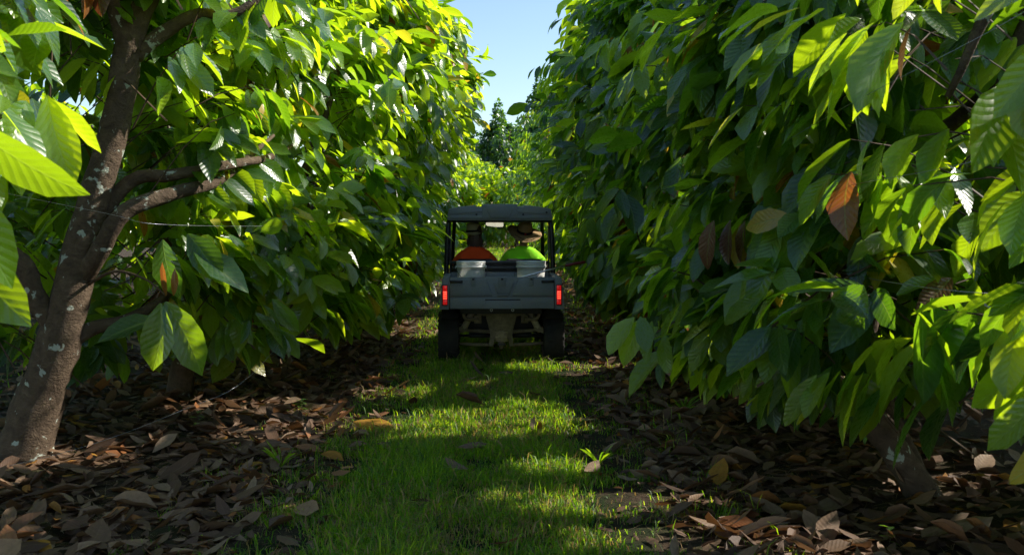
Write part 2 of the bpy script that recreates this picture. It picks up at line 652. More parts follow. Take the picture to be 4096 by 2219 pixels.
BEAMS = [(1.65, 3.5, 1.3, 0.6), (1.75, 3.8, 2.2, 0.55), (1.85, 4.2, 1.7, 0.45), (1.85, 4.6, 2.5, 0.42), (1.6, 4.6, 1.7, 0.3), (1.5, 5.4, 1.2, 0.22), (0.45, 12.3, 1.2, 0.17), (-0.35, 12.3, 1.3, 0.14), (0.2, 13.2, 1.5, 0.34), (1.7, 3.3, 0.9, 0.25), (1.35, 5.4, 2.3, 0.26), (1.3, 6.4, 1.3, 0.2), (1.2, 8.2, 1.6, 0.22),
         (1.2, 8.6, 2.7, 0.28), (1.25, 6.4, 2.9, 0.28), (1.1, 10.8, 1.2, 0.22), (1.1, 11.2, 3.0, 0.26), (-3.05, 6.85, 0.6, 0.22), (-2.85, 6.9, 2.2, 0.3), (-2.2, 6.5, 1.0, 0.2), (-2.4, 6.7, 1.8, 0.25)]
_rb = np.random.default_rng(77)
for _i in range(46):                      # small gaps in the right row that let single rays through
    _y = _rb.uniform(4.0, 20.0)
    BEAMS.append((float(lane(_y)) + _rb.uniform(1.15, 1.7), _y, _rb.uniform(0.7, 3.6), _rb.uniform(0.07, 0.17)))
for _i in range(26):                      # and onto the foot of the left row
    _y = _rb.uniform(7.5, 18.0)
    BEAMS.append((float(lane(_y)) - _rb.uniform(1.1, 1.6), _y, _rb.uniform(0.5, 1.8), _rb.uniform(0.06, 0.13)))


def facing(y, z, side, seed):
    """x of the hedge face that looks onto the lane; side=-1 the left row, +1 the right row"""
    c = lane(y)
    bul = 0.30 * vnoise(y * 1.3, z * 1.2, y * 0.4, 4.0 if side < 0 else 9.0) + 0.16 * vnoise(y * 3.1, z * 2.7, 0, 1.0)
    if side < 0:
        off = 1.02 + np.clip(10.2 - y, 0, 3.2) * 0.30 - 0.5 * np.clip(5.2 - y, 0, 1.2) + 0.055 * np.maximum(0, y - 20) - 0.22 * np.clip((z - 2.6) / 1.2, 0, 1) - 0.30 * np.clip((z - 3.0) / 1.6, 0, 1) * np.clip((y - 12.5) / 2, 0, 1)
    else:
        off = 1.30 + 0.05 * np.maximum(0, 8 - y) + 0.014 * np.maximum(0, y - 18) - 0.15 * np.clip((z - 2.6) / 1.2, 0, 1)
    off = off + 0.75 * np.clip((1.25 - z) / 0.9, 0, 1) ** 1.3 + 0.9 * np.clip((z - 4.6) / 0.9, 0, 1.3) ** 1.6
    off = off + 0.9 * np.clip((z - 3.1) / 1.0, 0, 1.2) * np.clip((13.5 - y) / 2.0, 0, 1)
    return c + side * (off - bul)


TREES = []


def make_leaves(tr):
    """leaf arrays of one tree's crown"""
    r = np.random.default_rng(tr['seed'])
    side, tx, ty, H, zb = tr['side'], tr['x'], tr['y'], tr['H'], tr['zb']
    ns = tr['shoots']
    b = tr.get('b', 1.75)
    k = r.random(ns)
    y = ty + b * np.clip(r.normal(0, 0.55, ns), -1.25, 1.25)
    z = zb + (H - zb) * r.random(ns) ** 0.9
    dep = np.minimum(r.exponential(0.33, ns), 1.5)
    fx = facing(y, z, side, tr['seed'])
    E = np.stack([fx + side * dep, y, z], -1)
    out = np.stack([np.full(ns, -side * 1.0), r.normal(0, 0.55, ns) - 0.15, np.full(ns, 0.15)], -1)
    spr = r.random(ns) < 0.14
    E[spr] += (out * np.array([1, 1, 0.2]) * r.uniform(0.1, 0.42, (ns, 1)))[spr]
    top = k > 0.66
    x2 = tx + side * 0.2 + r.uniform(-1.5, 1.8, ns) * side * -1
    x2 = np.where(side < 0, np.minimum(x2, facing(y, np.full(ns, 4.0), side, 0)), np.maximum(x2, facing(y, np.full(ns, 4.0), side, 0)))
    z2 = H - 0.35 * ((x2 - tx) / 1.6) ** 2 + 0.25 * vnoise(x2 * 2, y * 2, 0, tr['seed']) - np.minimum(r.exponential(0.3, ns), 1.5)
    E[top] = np.stack([x2, y, z2], -1)[top]
    out[top] = np.stack([-side * 0.3 + r.normal(0, 0.6, ns), r.normal(0, 0.6, ns), np.full(ns, 0.5)], -1)[top]
    back = k > tr.get('back', 0.88)
    z3 = 0.9 + (H - 1.2) * r.random(ns)
    x3 = tx + side * (1.1 + 0.5 * np.sin((z3 - 0.5) / H * 3.0) - np.minimum(r.exponential(0.6, ns), 2.0))
    E[back] = np.stack([x3, y, z3], -1)[back]
    out[back] = np.stack([np.full(ns, side * 1.0), r.normal(0, 0.5, ns), np.full(ns, 0.2)], -1)[back]
    if tr.get('near'):                       # crown faces that look down the row towards the camera
        fr = (k < tr['near'])
        y4 = ty - b * (0.55 + 0.35 * r.random(ns)) + 0.5 * np.minimum(r.exponential(0.35, ns), 1.5)
        x4 = facing(y4, z, side, 0) + side * r.random(ns) * 2.2
        E[fr] = np.stack([x4, y4, z], -1)[fr]
        out[fr] = np.stack([r.normal(-side * 0.5, 0.5, ns), np.full(ns, -1.0), np.full(ns, 0.15)], -1)[fr]
    hole = vnoise(E[:, 1] * 2.6 + 3, E[:, 2] * 2.4, E[:, 0] * 1.2, 6.0 + side) < -0.50
    hole &= ~back
    E, out = E[~hole], out[~hole]
    if tr.get('keep') is not None:
        m = tr['keep'](E)
        E, out = E[m], out[m]
    ns = len(E)
    out /= np.linalg.norm(out, axis=1)[:, None]
    Ls = r.uniform(0.35, 0.7, ns)
    B = E - out * Ls[:, None] + np.stack([r.normal(0, 0.12, ns), r.normal(0, 0.12, ns), r.uniform(-0.25, 0.1, ns)], -1)
    C = (B + E) / 2 + np.array([0, 0, 0.14]) * (Ls / 0.5)[:, None]
    m = tr.get('per', 7 if ty < 20 else 8)
    t = np.linspace(0.22, 1.0, m)[None, :, None] + r.normal(0, 0.02, (ns, m, 1))
    P = (1 - t) ** 2 * B[:, None] + 2 * t * (1 - t) * C[:, None] + t * t * E[:, None]
    sd = (E - B)
    sd /= np.linalg.norm(sd, axis=1)[:, None]
    perp = np.cross(sd, np.array([0, 0, 1.0]))
    perp /= np.linalg.norm(perp, axis=1)[:, None] + 1e-6
    alt = np.where(np.arange(m) % 2 == 0, 1, -1)[None, :, None] * r.uniform(0.25, 0.95, (ns, m, 1))
    g = r.uniform(0.3, 1.9 if side > 0 else 1.5, (ns, 1, 1)) + r.normal(0, 0.3, (ns, m, 1))
    D = sd[:, None] * 0.55 + perp[:, None] * alt + out[:, None] * 0.3 + np.array([0, 0, -1.0]) * g + r.normal(0, 0.16, (ns, m, 3))
    N = out[:, None] * 0.55 + np.array([0, 0, 0.75]) + r.normal(0, 0.34, (ns, m, 3))
    L = r.normal(tr.get('leaf', 0.345 if ty < 20 else 0.315), 0.055, (ns, m))
    L = np.clip(L, 0.15, 0.46) * (0.72 + 0.28 * (1 - t[..., 0]) + 0.12)
    W = r.uniform(0.82, 1.18, (ns, m))
    st = np.clip(r.normal(tr.get('tone', 0.36), 0.16, (ns, 1)), 0.05, 0.72) + np.where(r.random((ns, 1)) < 0.09, 0.22, 0.0)
    tone = np.clip(st + r.normal(0, 0.07, (ns, m)) + 0.10 * (t[..., 0] - 0.5), 0.02, 0.80)
    odd = r.random((ns, m))
    tone = np.where(odd < 0.012, r.uniform(0.82, 0.90, (ns, m)), tone)
    tone = np.where(odd > 0.990, r.uniform(0.90, 1.0, (ns, m)), tone)
    # flush of dead hanging shoots
    deads = r.random((ns, 1)) < 0.006
    tone = np.where(deads, r.uniform(0.93, 1.0, (ns, m)), tone)
    D = np.where(deads[..., None], D * 0.4 + np.array([0, 0, -1.2]), D)
    A = dict(P=P.reshape(-1, 3), D=D.reshape(-1, 3), N=N.reshape(-1, 3), L=L.ravel(), W=W.ravel(), tone=tone.ravel(), var=r.integers(0, NVAR, ns * m))
    p = A['P']
    tipz = p[:, 2] + A['L'] * A['D'][:, 2] / np.linalg.norm(A['D'], axis=1)
    ok = tipz > 0.10 + gz(p[:, 0], p[:, 1])
    # the lane is kept clear for the vehicle
    lc = np.abs(p[:, 0] - lane(p[:, 1]) + 0.0)
    ok &= ~((lc < 0.72) & (p[:, 2] < 3.3))
    ok &= ~((np.abs(p[:, 0] + 0.16) < 1.02) & (p[:, 1] > 11.4) & (p[:, 1] < 15.2) & (p[:, 2] < 2.12))
    ok &= ~((np.abs(p[:, 0]) < 1.1) & (p[:, 1] < 2.2))
    pb = p
    p = p + 0.5 * A['L'][:, None] * A['D'] / np.linalg.norm(A['D'], axis=1)[:, None]
    g2 = p[:, :2] - (S[:2] / S[2]) * p[:, 2:3]
    rr = r.random(len(p))
    for (sx, sy, rx, ry) in SPOTS:
        e = ((g2[:, 0] - sx) / (rx + 0.22)) ** 2 + ((g2[:, 1] - sy) / (ry + 0.20)) ** 2
        e = e + 0.35 * vnoise(g2[:, 0] * 9, g2[:, 1] * 9, 0, sx)
        ok &= ~((e < 1.0) & (rr < 0.985))
    for (bx, by, bz, br) in BEAMS:
        q = p - np.array([bx, by, bz])
        t_ = q @ S
        dd = np.linalg.norm(q - t_[:, None] * S, axis=1)
        ok &= ~((t_ > 0.28) & (dd < (br + 0.05) * (1 + 0.25 * vnoise(q[:, 0] * 7, q[:, 1] * 7, q[:, 2] * 7, bx))) & (rr < 0.96))
    for kk in A:
        A[kk] = A[kk][ok]
    tr['leaves'] = A
    ge = E[:, :2] - (S[:2] / S[2]) * E[:, 2:3]
    kp = np.ones(len(E), bool)
    for (sx, sy, rx, ry) in SPOTS:
        kp &= (((ge[:, 0] - sx) / (rx + 0.3)) ** 2 + ((ge[:, 1] - sy) / (ry + 0.25)) ** 2) > 1.0
    tr['shoot'] = (B[kp], C[kp], E[kp])


def row_tree_wood(tr, root):
    """trunk, limbs and twigs of an ordinary row tree"""
    r = np.random.default_rng(tr['seed'] + 100)
    off = np.array([tr['x'], tr['y'], tr['gz']])
    side = tr['side']
    tx, ty = 0.0, 0.0
    lean = -side * r.uniform(0.05, 0.35)
    paths = tr.get('wood')
    if paths is None:
        h1 = r.uniform(0.7, 1.15)
        trunk = [(0, 0, -0.12), (lean * 0.3, r.normal(0, 0.05), h1 * 0.5), (lean, r.normal(0, 0.08), h1), (lean * 1.3, r.normal(0, 0.12), h1 + 0.6)]
        paths = [('trunk', trunk, [0.13, 0.11, 0.095, 0.07])]
        for q in range(5):
            an = q * 2 * math.pi / 5 + r.uniform(-0.5, 0.5)
            ex, ey = math.cos(an), math.sin(an)
            ln = r.uniform(0.9, 1.5)
            s0 = h1 + r.uniform(-0.25, 0.45)
            paths.append(('limb', [(lean * s0 / (h1 + 0.6), 0, s0), (lean + ex * ln * 0.4, ey * ln * 0.45, s0 + 0.5), (lean + ex * ln * 0.75, ey * ln * 0.8, s0 + 1.3), (lean + ex * ln, ey * ln, min(tr['H'] - 0.6, s0 + 2.4))], [0.06, 0.05, 0.036, 0.014]))
    seg = 5 if tr['det'] else 2
    sides = 10 if tr['det'] else 5
    for nm, P, rad in paths:
        mb = MB().tube(P, rad, sides, smooth=seg, knob=0.18 if tr['det'] else 0.0)
        mb.build(nm, M_BARK, root, smooth=True)
    # twigs that carry the leaf shoots
    B, C, E = tr['shoot']
    nt = min(len(B), tr.get('twigs', 0))
    if nt:
        ii = r.choice(len(B), nt, replace=False)
        V, F = [], []
        t = np.linspace(0, 1, 4)[:, None]
        ang = np.array([0, 2.094, 4.189])
        for q in ii:
            b0 = B[q] + (B[q] - C[q]) * 0.7
            pts = (1 - t) ** 2 * b0 + 2 * t * (1 - t) * C[q] + t * t * E[q]
            o0 = len(V)
            for i in range(4):
                rad = 0.008 * (1 - 0.22 * i)
                for a in ang:
                    V.append(pts[i] - off + np.array([rad * math.cos(a), 0.6 * rad * math.sin(a), rad * math.sin(a)]))
            for i in range(3):
                for j in range(3):
                    F.append((o0 + i * 3 + j, o0 + i * 3 + (j + 1) % 3, o0 + i * 3 + 3 + (j + 1) % 3, o0 + i * 3 + 3 + j))
        me = new_mesh('twigs', np.array(V), np.array(F), M_TWIG, True)
        o = link('twigs', me, root)
        o['kind'] = 'stuff'


ORD = ['first', 'second', 'third', 'fourth', 'fifth', 'sixth', 'seventh', 'eighth', 'ninth', 'tenth', 'eleventh', 'twelfth', 'thirteenth', 'fourteenth', 'fifteenth']

# the near left tree with the forked trunk (coordinates relative to its base)
HX, HY = -3.47, 7.0
def hw_(pts):
    return [(x - HX, dy, z) for x, dy, z in pts]
HERO_WOOD = [
    ('trunk', hw_([(-3.50, 0, -0.15), (-3.46, 0, 0.06), (-3.33, 0, 0.50), (-3.19, 0, 0.88), (-3.01, 0.02, 1.60), (-2.79, 0.05, 2.38), (-2.65, 0.03, 3.0), (-2.48, 0.1, 3.45), (-2.30, 0.3, 4.3)]), [0.25, 0.195, 0.155, 0.145, 0.115, 0.098, 0.09, 0.065, 0.03]),
    ('limb', hw_([(-2.66, 0.03, 2.86), (-2.74, -0.02, 3.2), (-2.88, -0.05, 3.75), (-3.0, 0.1, 4.3)]), [0.085, 0.07, 0.055, 0.02]),
    ('limb', hw_([(-3.02, 0.0, 1.30), (-2.86, -0.08, 1.50), (-2.68, -0.1, 1.76), (-2.40, 0.1, 1.90), (-2.18, 0.5, 2.02), (-1.95, 1.2, 2.4)]), [0.07, 0.068, 0.06, 0.052, 0.042, 0.012]),
    ('limb', hw_([(-2.98, 0.05, 1.62), (-2.72, 0.12, 1.98), (-2.42, 0.15, 2.03), (-2.10, 0.45, 2.12), (-1.95, 1.1, 2.22), (-1.9, 1.9, 2.4)]), [0.06, 0.05, 0.045, 0.036, 0.028, 0.012]),
    ('limb', hw_([(-2.66, 0.05, 2.84), (-2.45, 0.1, 3.03), (-2.22, 0.15, 3.16), (-1.92, 0.2, 3.2), (-1.5, 0.4, 3.7)]), [0.06, 0.052, 0.042, 0.034, 0.012]),
    ('limb', hw_([(-3.20, 0, 0.92), (-3.33, -0.05, 1.16), (-3.42, -0.08, 1.42), (-3.75, -0.1, 1.62), (-4.3, 0, 2.1)]), [0.085, 0.075, 0.068, 0.055, 0.02]),
    ('limb', hw_([(-3.18, 0, 0.80), (-3.02, 0.1, 0.93), (-2.78, 0.3, 1.0), (-2.5, 0.7, 1.25)]), [0.065, 0.055, 0.042, 0.015]),
]
RX, RY = 2.50, 6.0
RIGHT_WOOD = [
    ('trunk', [(0.06, 0, -0.12), (0.0, 0, 0.04), (-0.16, 0, 0.28), (-0.31, 0, 0.50), (-0.42, 0.03, 0.85), (-0.40, 0.1, 1.3), (-0.2, 0.2, 2.0), (0.1, 0.3, 3.2)], [0.125, 0.10, 0.085, 0.082, 0.08, 0.07, 0.055, 0.02]),
    ('limb', [(0.02, 0.06, 0.06), (-0.10, 0.1, 0.34), (-0.22, 0.12, 0.60), (-0.3, 0.15, 0.95), (-0.1, 0.25, 1.5), (0.3, 0.6, 2.4)], [0.075, 0.068, 0.062, 0.055, 0.045, 0.015]),
    ('limb', [(-0.42, 0.03, 0.85), (-0.65, -0.1, 1.3), (-0.85, -0.2, 2.0), (-0.9, -0.3, 2.9)], [0.05, 0.042, 0.032, 0.012]),
    ('limb', [(-0.40, 0.1, 1.3), (-0.5, 0.5, 1.7), (-0.6, 0.9, 2.4), (-0.7, 1.1, 3.3)], [0.05, 0.042, 0.032, 0.012]),
    ('limb', [(-0.2, 0.2, 2.0), (0.3, -0.2, 2.5), (0.5, -0.5, 3.4), (0.6, -0.7, 4.2)], [0.05, 0.042, 0.032, 0.012]),
]


def hero_keep(E):
    x, y, z = E.T
    # open towards the lane and the camera around the trunk
    low = (z < 2.45) & (y < 7.15)
    mid = (z >= 2.45) & (z < 3.5) & (y < 6.9) & (x > -3.1) & (x < -1.95)
    col_ = (y < 7.05) & (np.abs(x - (-3.2 + (z - 0.9) * 0.28)) < 0.55) & (z < 3.4)
    under = (z < 1.25) & (x > -3.3) & (y < 8.2)
    return ~(low | mid | col_ | under)


def nearleft_keep(E):
    x, y, z = E.T
    return (y < 5.6) & (y > 1.6) & (x < -0.455 * y - 0.02) & (z > 1.75 + 0.12 * np.maximum(0, y - 3.0))


def nearright_keep(E):
    x, y, z = E.T
    return (y < 5.0) & (x > 1.5 + 0.22 * np.maximum(0, y - 3.2)) & (z > 1.12)


def right1_keep(E):
    x, y, z = E.T
    return ~((z < 0.95) & (y < 6.6))


def add_tree(**k):
    k['gz'] = float(gz(k['x'], k['y']))
    k['seed'] = 20 + len(TREES) * 7
    TREES.append(k)


# left row
add_tree(side=-1, x=-3.45, y=2.9, H=3.7, zb=1.5, shoots=950, b=1.7, near=0.3, keep=nearleft_keep, det=True, singles=150, twigs=160, tone=0.50, leaf=0.30,
         label='cacao tree at the left edge nearest the camera, mostly bright drooping leaves')
add_tree(side=-1, x=HX, y=HY, H=4.4, zb=0.9, shoots=560, b=1.7, keep=hero_keep, det=True, wood=HERO_WOOD, singles=300, twigs=300, tone=0.50,
         label='cacao tree with thick leaning forked trunk spotted with pale lichen')
ly = [9.6, 12.1, 14.7, 17.3, 20.0, 22.8, 25.8, 29.0, 32.4, 36.0, 40.0, 44.2]
for i, y in enumerate(ly):
    near = i < 3
    add_tree(side=-1, x=float(lane(y)) - 3.1 + random.uniform(-0.15, 0.15), y=y, H=(5.35 if y > 13 else 4.9) + random.uniform(-0.3, 0.25), zb=0.55, shoots=[560, 560, 500, 430, 400, 360, 320, 300, 280, 260, 260, 260][i],
             b=1.75 if i < 6 else 2.2, near=0.22 if i == 0 else None, det=i < 4, singles=[300, 300, 260, 180, 120, 80, 60, 40, 30, 20, 16, 12][i], twigs=[260, 220, 160, 80, 0, 0, 0, 0, 0, 0, 0, 0][i],
             tone=0.47 + random.uniform(-0.05, 0.07), label=f'{ORD[i + 2]} cacao tree from the camera in the sunlit row left of the lane')
# right row
add_tree(side=1, x=3.05, y=3.5, H=2.8, zb=0.6, shoots=560, b=1.3, near=0.36, keep=nearright_keep, det=True, singles=220, twigs=200, tone=0.56, leaf=0.30,
         label='cacao tree at the right edge nearest the camera with big glowing leaves')
add_tree(side=1, x=RX, y=RY, H=4.1, zb=0.85, shoots=1050, back=0.66, b=1.5, near=0.17, keep=right1_keep, det=True, wood=RIGHT_WOOD, singles=300, twigs=300, tone=0.42,
         label='cacao tree right of the lane with two twisted dark stems leaning left')
ry_ = [8.6, 11.2, 13.9, 16.6, 19.4, 22.3, 25.3, 28.6, 32.0, 35.6, 39.6, 43.8]
for i, y in enumerate(ry_):
    add_tree(side=1, x=float(lane(y)) + 2.9 + random.uniform(-0.15, 0.15), y=y, H=(5.35 if y > 13 else 4.9) + random.uniform(-0.3, 0.25), zb=0.5, back=0.66, shoots=[1080, 1040, 900, 640, 480, 360, 320, 300, 280, 260, 260, 260][i],
             b=1.75 if i < 6 else 2.2, det=i < 4, singles=[300, 300, 260, 180, 120, 80, 60, 40, 30, 20, 16, 12][i], twigs=[240, 200, 140, 70, 0, 0, 0, 0, 0, 0, 0, 0][i],
             tone=0.40 + random.uniform(-0.05, 0.05), label=f'{ORD[i + 2]} cacao tree from the camera in the shaded row right of the lane')
for tr in TREES:
    make_leaves(tr)

# which leaves stand in front and show largest: those become parts of their own
allP = np.vstack([t['leaves']['P'] + 0.5 * t['leaves']['L'][:, None] * t['leaves']['D'] / np.linalg.norm(t['leaves']['D'], axis=1)[:, None] for t in TREES])
ti = np.concatenate([np.full(len(t['leaves']['P']), i) for i, t in enumerate(TREES)])
pit = R(3.27)
rel = allP - np.array([0, 0, 1.75])
dep = rel[:, 1] * math.cos(pit) - rel[:, 2] * math.sin(pit)
up = rel[:, 1] * math.sin(pit) + rel[:, 2] * math.cos(pit)
dep_ = np.maximum(dep, 0.1)
px = 512 + rel[:, 0] / dep_ * 995.5
py = 277 - up / dep_ * 995.5
inn = (dep > 0.5) & (px > -8) & (px < 1032) & (py > -8) & (py < 562)
cell = (np.clip(px // 7, 0, 149).astype(int)) + 150 * np.clip(py // 7, 0, 99).astype(int)
zmin = np.full(150 * 100, 1e9)
np.minimum.at(zmin, cell[inn], dep[inn])
vis = inn & (dep < zmin[cell] + 0.22)
allL = np.concatenate([t['leaves']['L'] for t in TREES])
score = np.where(vis, allL / dep_, -1)


def build_tree(i, tr):
    off = np.array([tr['x'], tr['y'], tr['gz']])
    root = empty('cacao_tree', off)
    tag(root, tr['label'], 'tree', 'cacao trees lining the lane')
    row_tree_wood(tr, root)
    A = tr['leaves']
    sco = score[ti == i]
    pick = np.zeros(len(sco), bool)
    order = np.argsort(-sco)[:tr['singles']]
    pick[order[sco[order] > 0]] = True
    rest = ~pick
    T, mat = (T_MID, M_LEAFM) if tr['y'] < 17 else ((T_LOW, M_LEAFM) if tr['y'] < 24 else (T_LOW, M_LEAFF))
    leaf_mass('crown', A['P'][rest], A['D'][rest], A['N'][rest], A['L'][rest], A['W'][rest], A['var'][rest], A['tone'][rest], T, mat, root, off)
    X, D, N = frames(A['D'], A['N'])
    for q in np.nonzero(pick)[0]:
        leaf_single('leaf', LEAF_ME, A['P'][q], X[q], D[q], N[q], A['L'][q], A['W'][q], int(A['var'][q]), A['tone'][q], root, off)
    return root


ROOTS = [build_tree(i, t) for i, t in enumerate(TREES)]
HERO, HERO_OFF = ROOTS[1], np.array([HX, HY, TREES[1]['gz']])


def hand_leaf(root, off, base, tip, nrm, L=None, W=1.0, tone=0.5, var=0):
    base, tip = np.array(base, float), np.array(tip, float)
    D = tip - base
    L = np.linalg.norm(D) * 1.06
    X, D, N = frames(D[None], np.array(nrm, float)[None])
    leaf_single('leaf', LEAF_ME, base, X[0], D[0], N[0], L, W, var, tone, root, off)


# a low shoot of big leaves hanging in front of the forked trunk
h = lambda *a, **k: hand_leaf(HERO, HERO_OFF, *a, **k)
h((-2.30, 6.5, 1.21), (-2.36, 6.42, 0.79), (-0.1, -1, 0.3), tone=0.50, W=1.2, var=2)
h((-2.27, 6.5, 1.22), (-2.03, 6.42, 0.76), (0.1, -1, 0.35), tone=0.46, W=1.05, var=4)
h((-2.36, 6.6, 1.10), (-2.72, 6.5, 0.98), (-0.1, -0.8, 0.8), tone=0.28, W=1.1, var=1)
h((-2.30, 6.6, 1.25), (-2.30, 6.5, 1.46), (-0.1, -1, 0.3), tone=0.97, W=0.55, var=3)
h((-2.25, 6.6, 1.25), (-2.22, 6.55, 1.42), (0.4, -1, 0.3), tone=0.95, W=0.6, var=5)
h((-2.15, 6.7, 1.58), (-1.75, 6.6, 1.33), (0.1, -0.7, 0.8), tone=0.40, W=1.0, var=6)
h((-2.18, 6.7, 1.66), (-1.95, 6.6, 1.36), (-0.1, -1, 0.5), tone=0.25, W=1.2, var=7)
h((-2.35, 6.7, 1.62), (-2.25, 6.6, 1.25), (-0.1, -1, 0.2), tone=0.22, W=1.2, var=8)
MB().tube([(-3.0 - HX, 0.0, 1.25), (-2.7 - HX, -0.25, 1.36), (-2.45 - HX, -0.38, 1.32), (-2.28 - HX, -0.48, 1.22)], [0.014, 0.011, 0.008, 0.005], 5, smooth=4).build('twig', M_TWIG, HERO, smooth=True)
# leaf sprays at the ends of the limbs
def spray(root, off, tip, dirv, n, seed, tone=0.5):
    r = np.random.default_rng(seed)
    tip, dirv = np.array(tip, float), np.array(dirv, float)
    for q in range(n):
        b_ = tip - dirv * (0.06 * q) + r.normal(0, 0.02, 3)
        s_ = 1 if q % 2 else -1
        d_ = dirv * 0.5 + np.array([s_ * r.uniform(0.2, 0.8), r.uniform(-0.7, 0.1), -r.uniform(0.3, 1.1)])
        d_ = d_ / np.linalg.norm(d_) * r.uniform(0.22, 0.34)
        hand_leaf(root, off, b_, b_ + d_, (r.normal(0, 0.3), -0.6, 0.7), tone=float(np.clip(tone + r.normal(0, 0.1), 0.2, 0.75)), W=r.uniform(0.9, 1.15), var=int(r.integers(0, NVAR)))


for q_, (tp, dv) in enumerate([((-2.02, 7.9, 2.25), (0.4, 0.5, 0.3)), ((-2.12, 7.7, 2.2), (0.5, 0.3, 0.2)), ((-2.25, 7.4, 2.12), (0.6, 0.2, 0.2)), ((-2.16, 7.55, 2.08), (0.4, 0.5, 0.3)), ((-1.98, 8.1, 2.4), (0.3, 0.6, 0.3)), ((-1.62, 7.35, 3.5), (0.6, 0.2, 0.4)), ((-1.9, 7.2, 3.25), (0.6, 0.0, 0.2))]):
    spray(HERO, HERO_OFF, tp, dv, 7, 500 + q_)
# big leaf close to the camera at the left edge
LN, LN_OFF = ROOTS[0], np.array([TREES[0]['x'], TREES[0]['y'], TREES[0]['gz']])
hand_leaf(LN, LN_OFF, (-1.44, 2.62, 2.02), (-1.18, 2.62, 1.775), (-0.6, -0.8, -0.1), tone=0.52, W=0.95, var=0)
hand_leaf(LN, LN_OFF, (-1.62, 2.9, 1.72), (-1.42, 2.85, 1.45), (-0.3, -1.0, 0.3), tone=0.6, W=1.1, var=3)
hand_leaf(LN, LN_OFF, (-1.55, 2.8, 1.88), (-1.40, 2.75, 1.58), (0.3, -1.0, 0.3), tone=0.62, W=1.0, var=5)
hand_leaf(LN, LN_OFF, (-1.70, 2.9, 2.26), (-1.42, 2.85, 2.20), (0.1, -0.8, 0.8), tone=0.64, W=1.0, var=6)
MB().tube([(-2.6 - LN_OFF[0], 0.2, 1.6), (-2.0 - LN_OFF[0], 0.0, 1.95), (-1.7 - LN_OFF[0], -0.1, 1.95), (-1.45 - LN_OFF[0], -0.25, 1.98)], [0.03, 0.018, 0.01, 0.005], 6, smooth=4).build('twig', M_TWIG, LN, smooth=True)

# ------------------------------------------------------------------ rows of the neighbouring lanes and the sunlit trees closing the lane
def bush_tree(name, label, x, y, H, rad, n, leaf, tone, cat='tree', group=None, small=False, mat=None, tall=1.0, zb=0.4, seed=0, trunk_r=0.12, flat=0.0):
    r = np.random.default_rng(900 + seed)
    off = np.array([x, y, float(gz(x, y))])
    root = empty(name, off)
    tag(root, label, cat, group)
    # lobes give an uneven outline with gaps
    nl = 26
    lob = r.normal(0, 1, (nl, 3))
    lob /= np.linalg.norm(lob, axis=1)[:, None]
    lob *= r.uniform(0.35, 0.85, (nl, 1))
    cz = zb + (H - zb) * 0.5
    sc3 = np.array([rad, rad, (H - zb) * 0.5])
    k = r.integers(0, nl, n)
    q = r.normal(0, 1, (n, 3))
    q /= np.linalg.norm(q, axis=1)[:, None]
    q *= r.uniform(0.5, 1.0, (n, 1)) ** 0.5 * r.uniform(0.18, 0.36, nl)[k][:, None]
    U = lob[k] + q
    U[:, 2] = np.where(U[:, 2] < 0, U[:, 2] * 0.95, U[:, 2])
    if tall != 1.0:
        U[:, :2] *= (1.15 - 0.75 * np.clip((U[:, 2] + 1) / 2, 0, 1))[:, None] ** tall
    P = off + np.array([0, 0, cz]) + U * sc3
    out = U / (np.linalg.norm(U, axis=1)[:, None] + 1e-6)
    D = out * 0.5 + r.normal(0, 0.5, (n, 3)) + np.array([0, 0, -0.6])
    N = out * 0.5 + np.array([0, 0, 0.8]) + r.normal(0, 0.4, (n, 3))
    L = np.clip(r.normal(leaf, leaf * 0.2, n), leaf * 0.5, leaf * 1.5)
    tn = np.clip(r.normal(tone, 0.12, n), 0.02, 0.8)
    odd = r.random(n)
    if not small:
        tn = np.where(odd < 0.03, r.uniform(0.82, 0.97, n), tn)
    ok = P[:, 2] > off[2] + 0.12
    if 4 < x < 12 and y < 30:
        for (bx, by, bz, br) in BEAMS:
            q2 = P - np.array([bx, by, bz])
            t_ = q2 @ S
            ok &= ~((t_ > 0.3) & (np.linalg.norm(q2 - t_[:, None] * S, axis=1) < br * 1.1))
        g2 = P[:, :2] - (S[:2] / S[2]) * P[:, 2:3]
        for (sx, sy, rx, ry) in SPOTS:
            ok &= ~(((g2[:, 0] - sx) / (rx + 0.1)) ** 2 + ((g2[:, 1] - sy) / (ry + 0.1)) ** 2 < 1.0)
    leaf_mass('crown', P[ok], D[ok], N[ok], L[ok], np.full(ok.sum(), 1.1 if not small else 1.5), r.integers(0, NVAR, n)[ok], tn[ok], T_LOW, mat or M_LEAFF, root, off)
    MB().tube([(0, 0, -0.3), (r.normal(0, 0.1), r.normal(0, 0.1), H * 0.3), (r.normal(0, 0.2), r.normal(0, 0.2), H * 0.8)], [trunk_r, trunk_r * 0.8, trunk_r * 0.2], 7, smooth=4).build('trunk', M_BARK, root, smooth=True)
    for q_ in range(4):
        an = q_ * 1.57 + r.uniform(-0.4, 0.4)
        MB().tube([(0, 0, H * 0.25), (math.cos(an) * rad * 0.35, math.sin(an) * rad * 0.35, H * 0.5), (math.cos(an) * rad * 0.6, math.sin(an) * rad * 0.6, H * 0.75)], [trunk_r * 0.5, trunk_r * 0.35, trunk_r * 0.1], 5, smooth=3).build('limb', M_BARK, root, smooth=True)
    return root


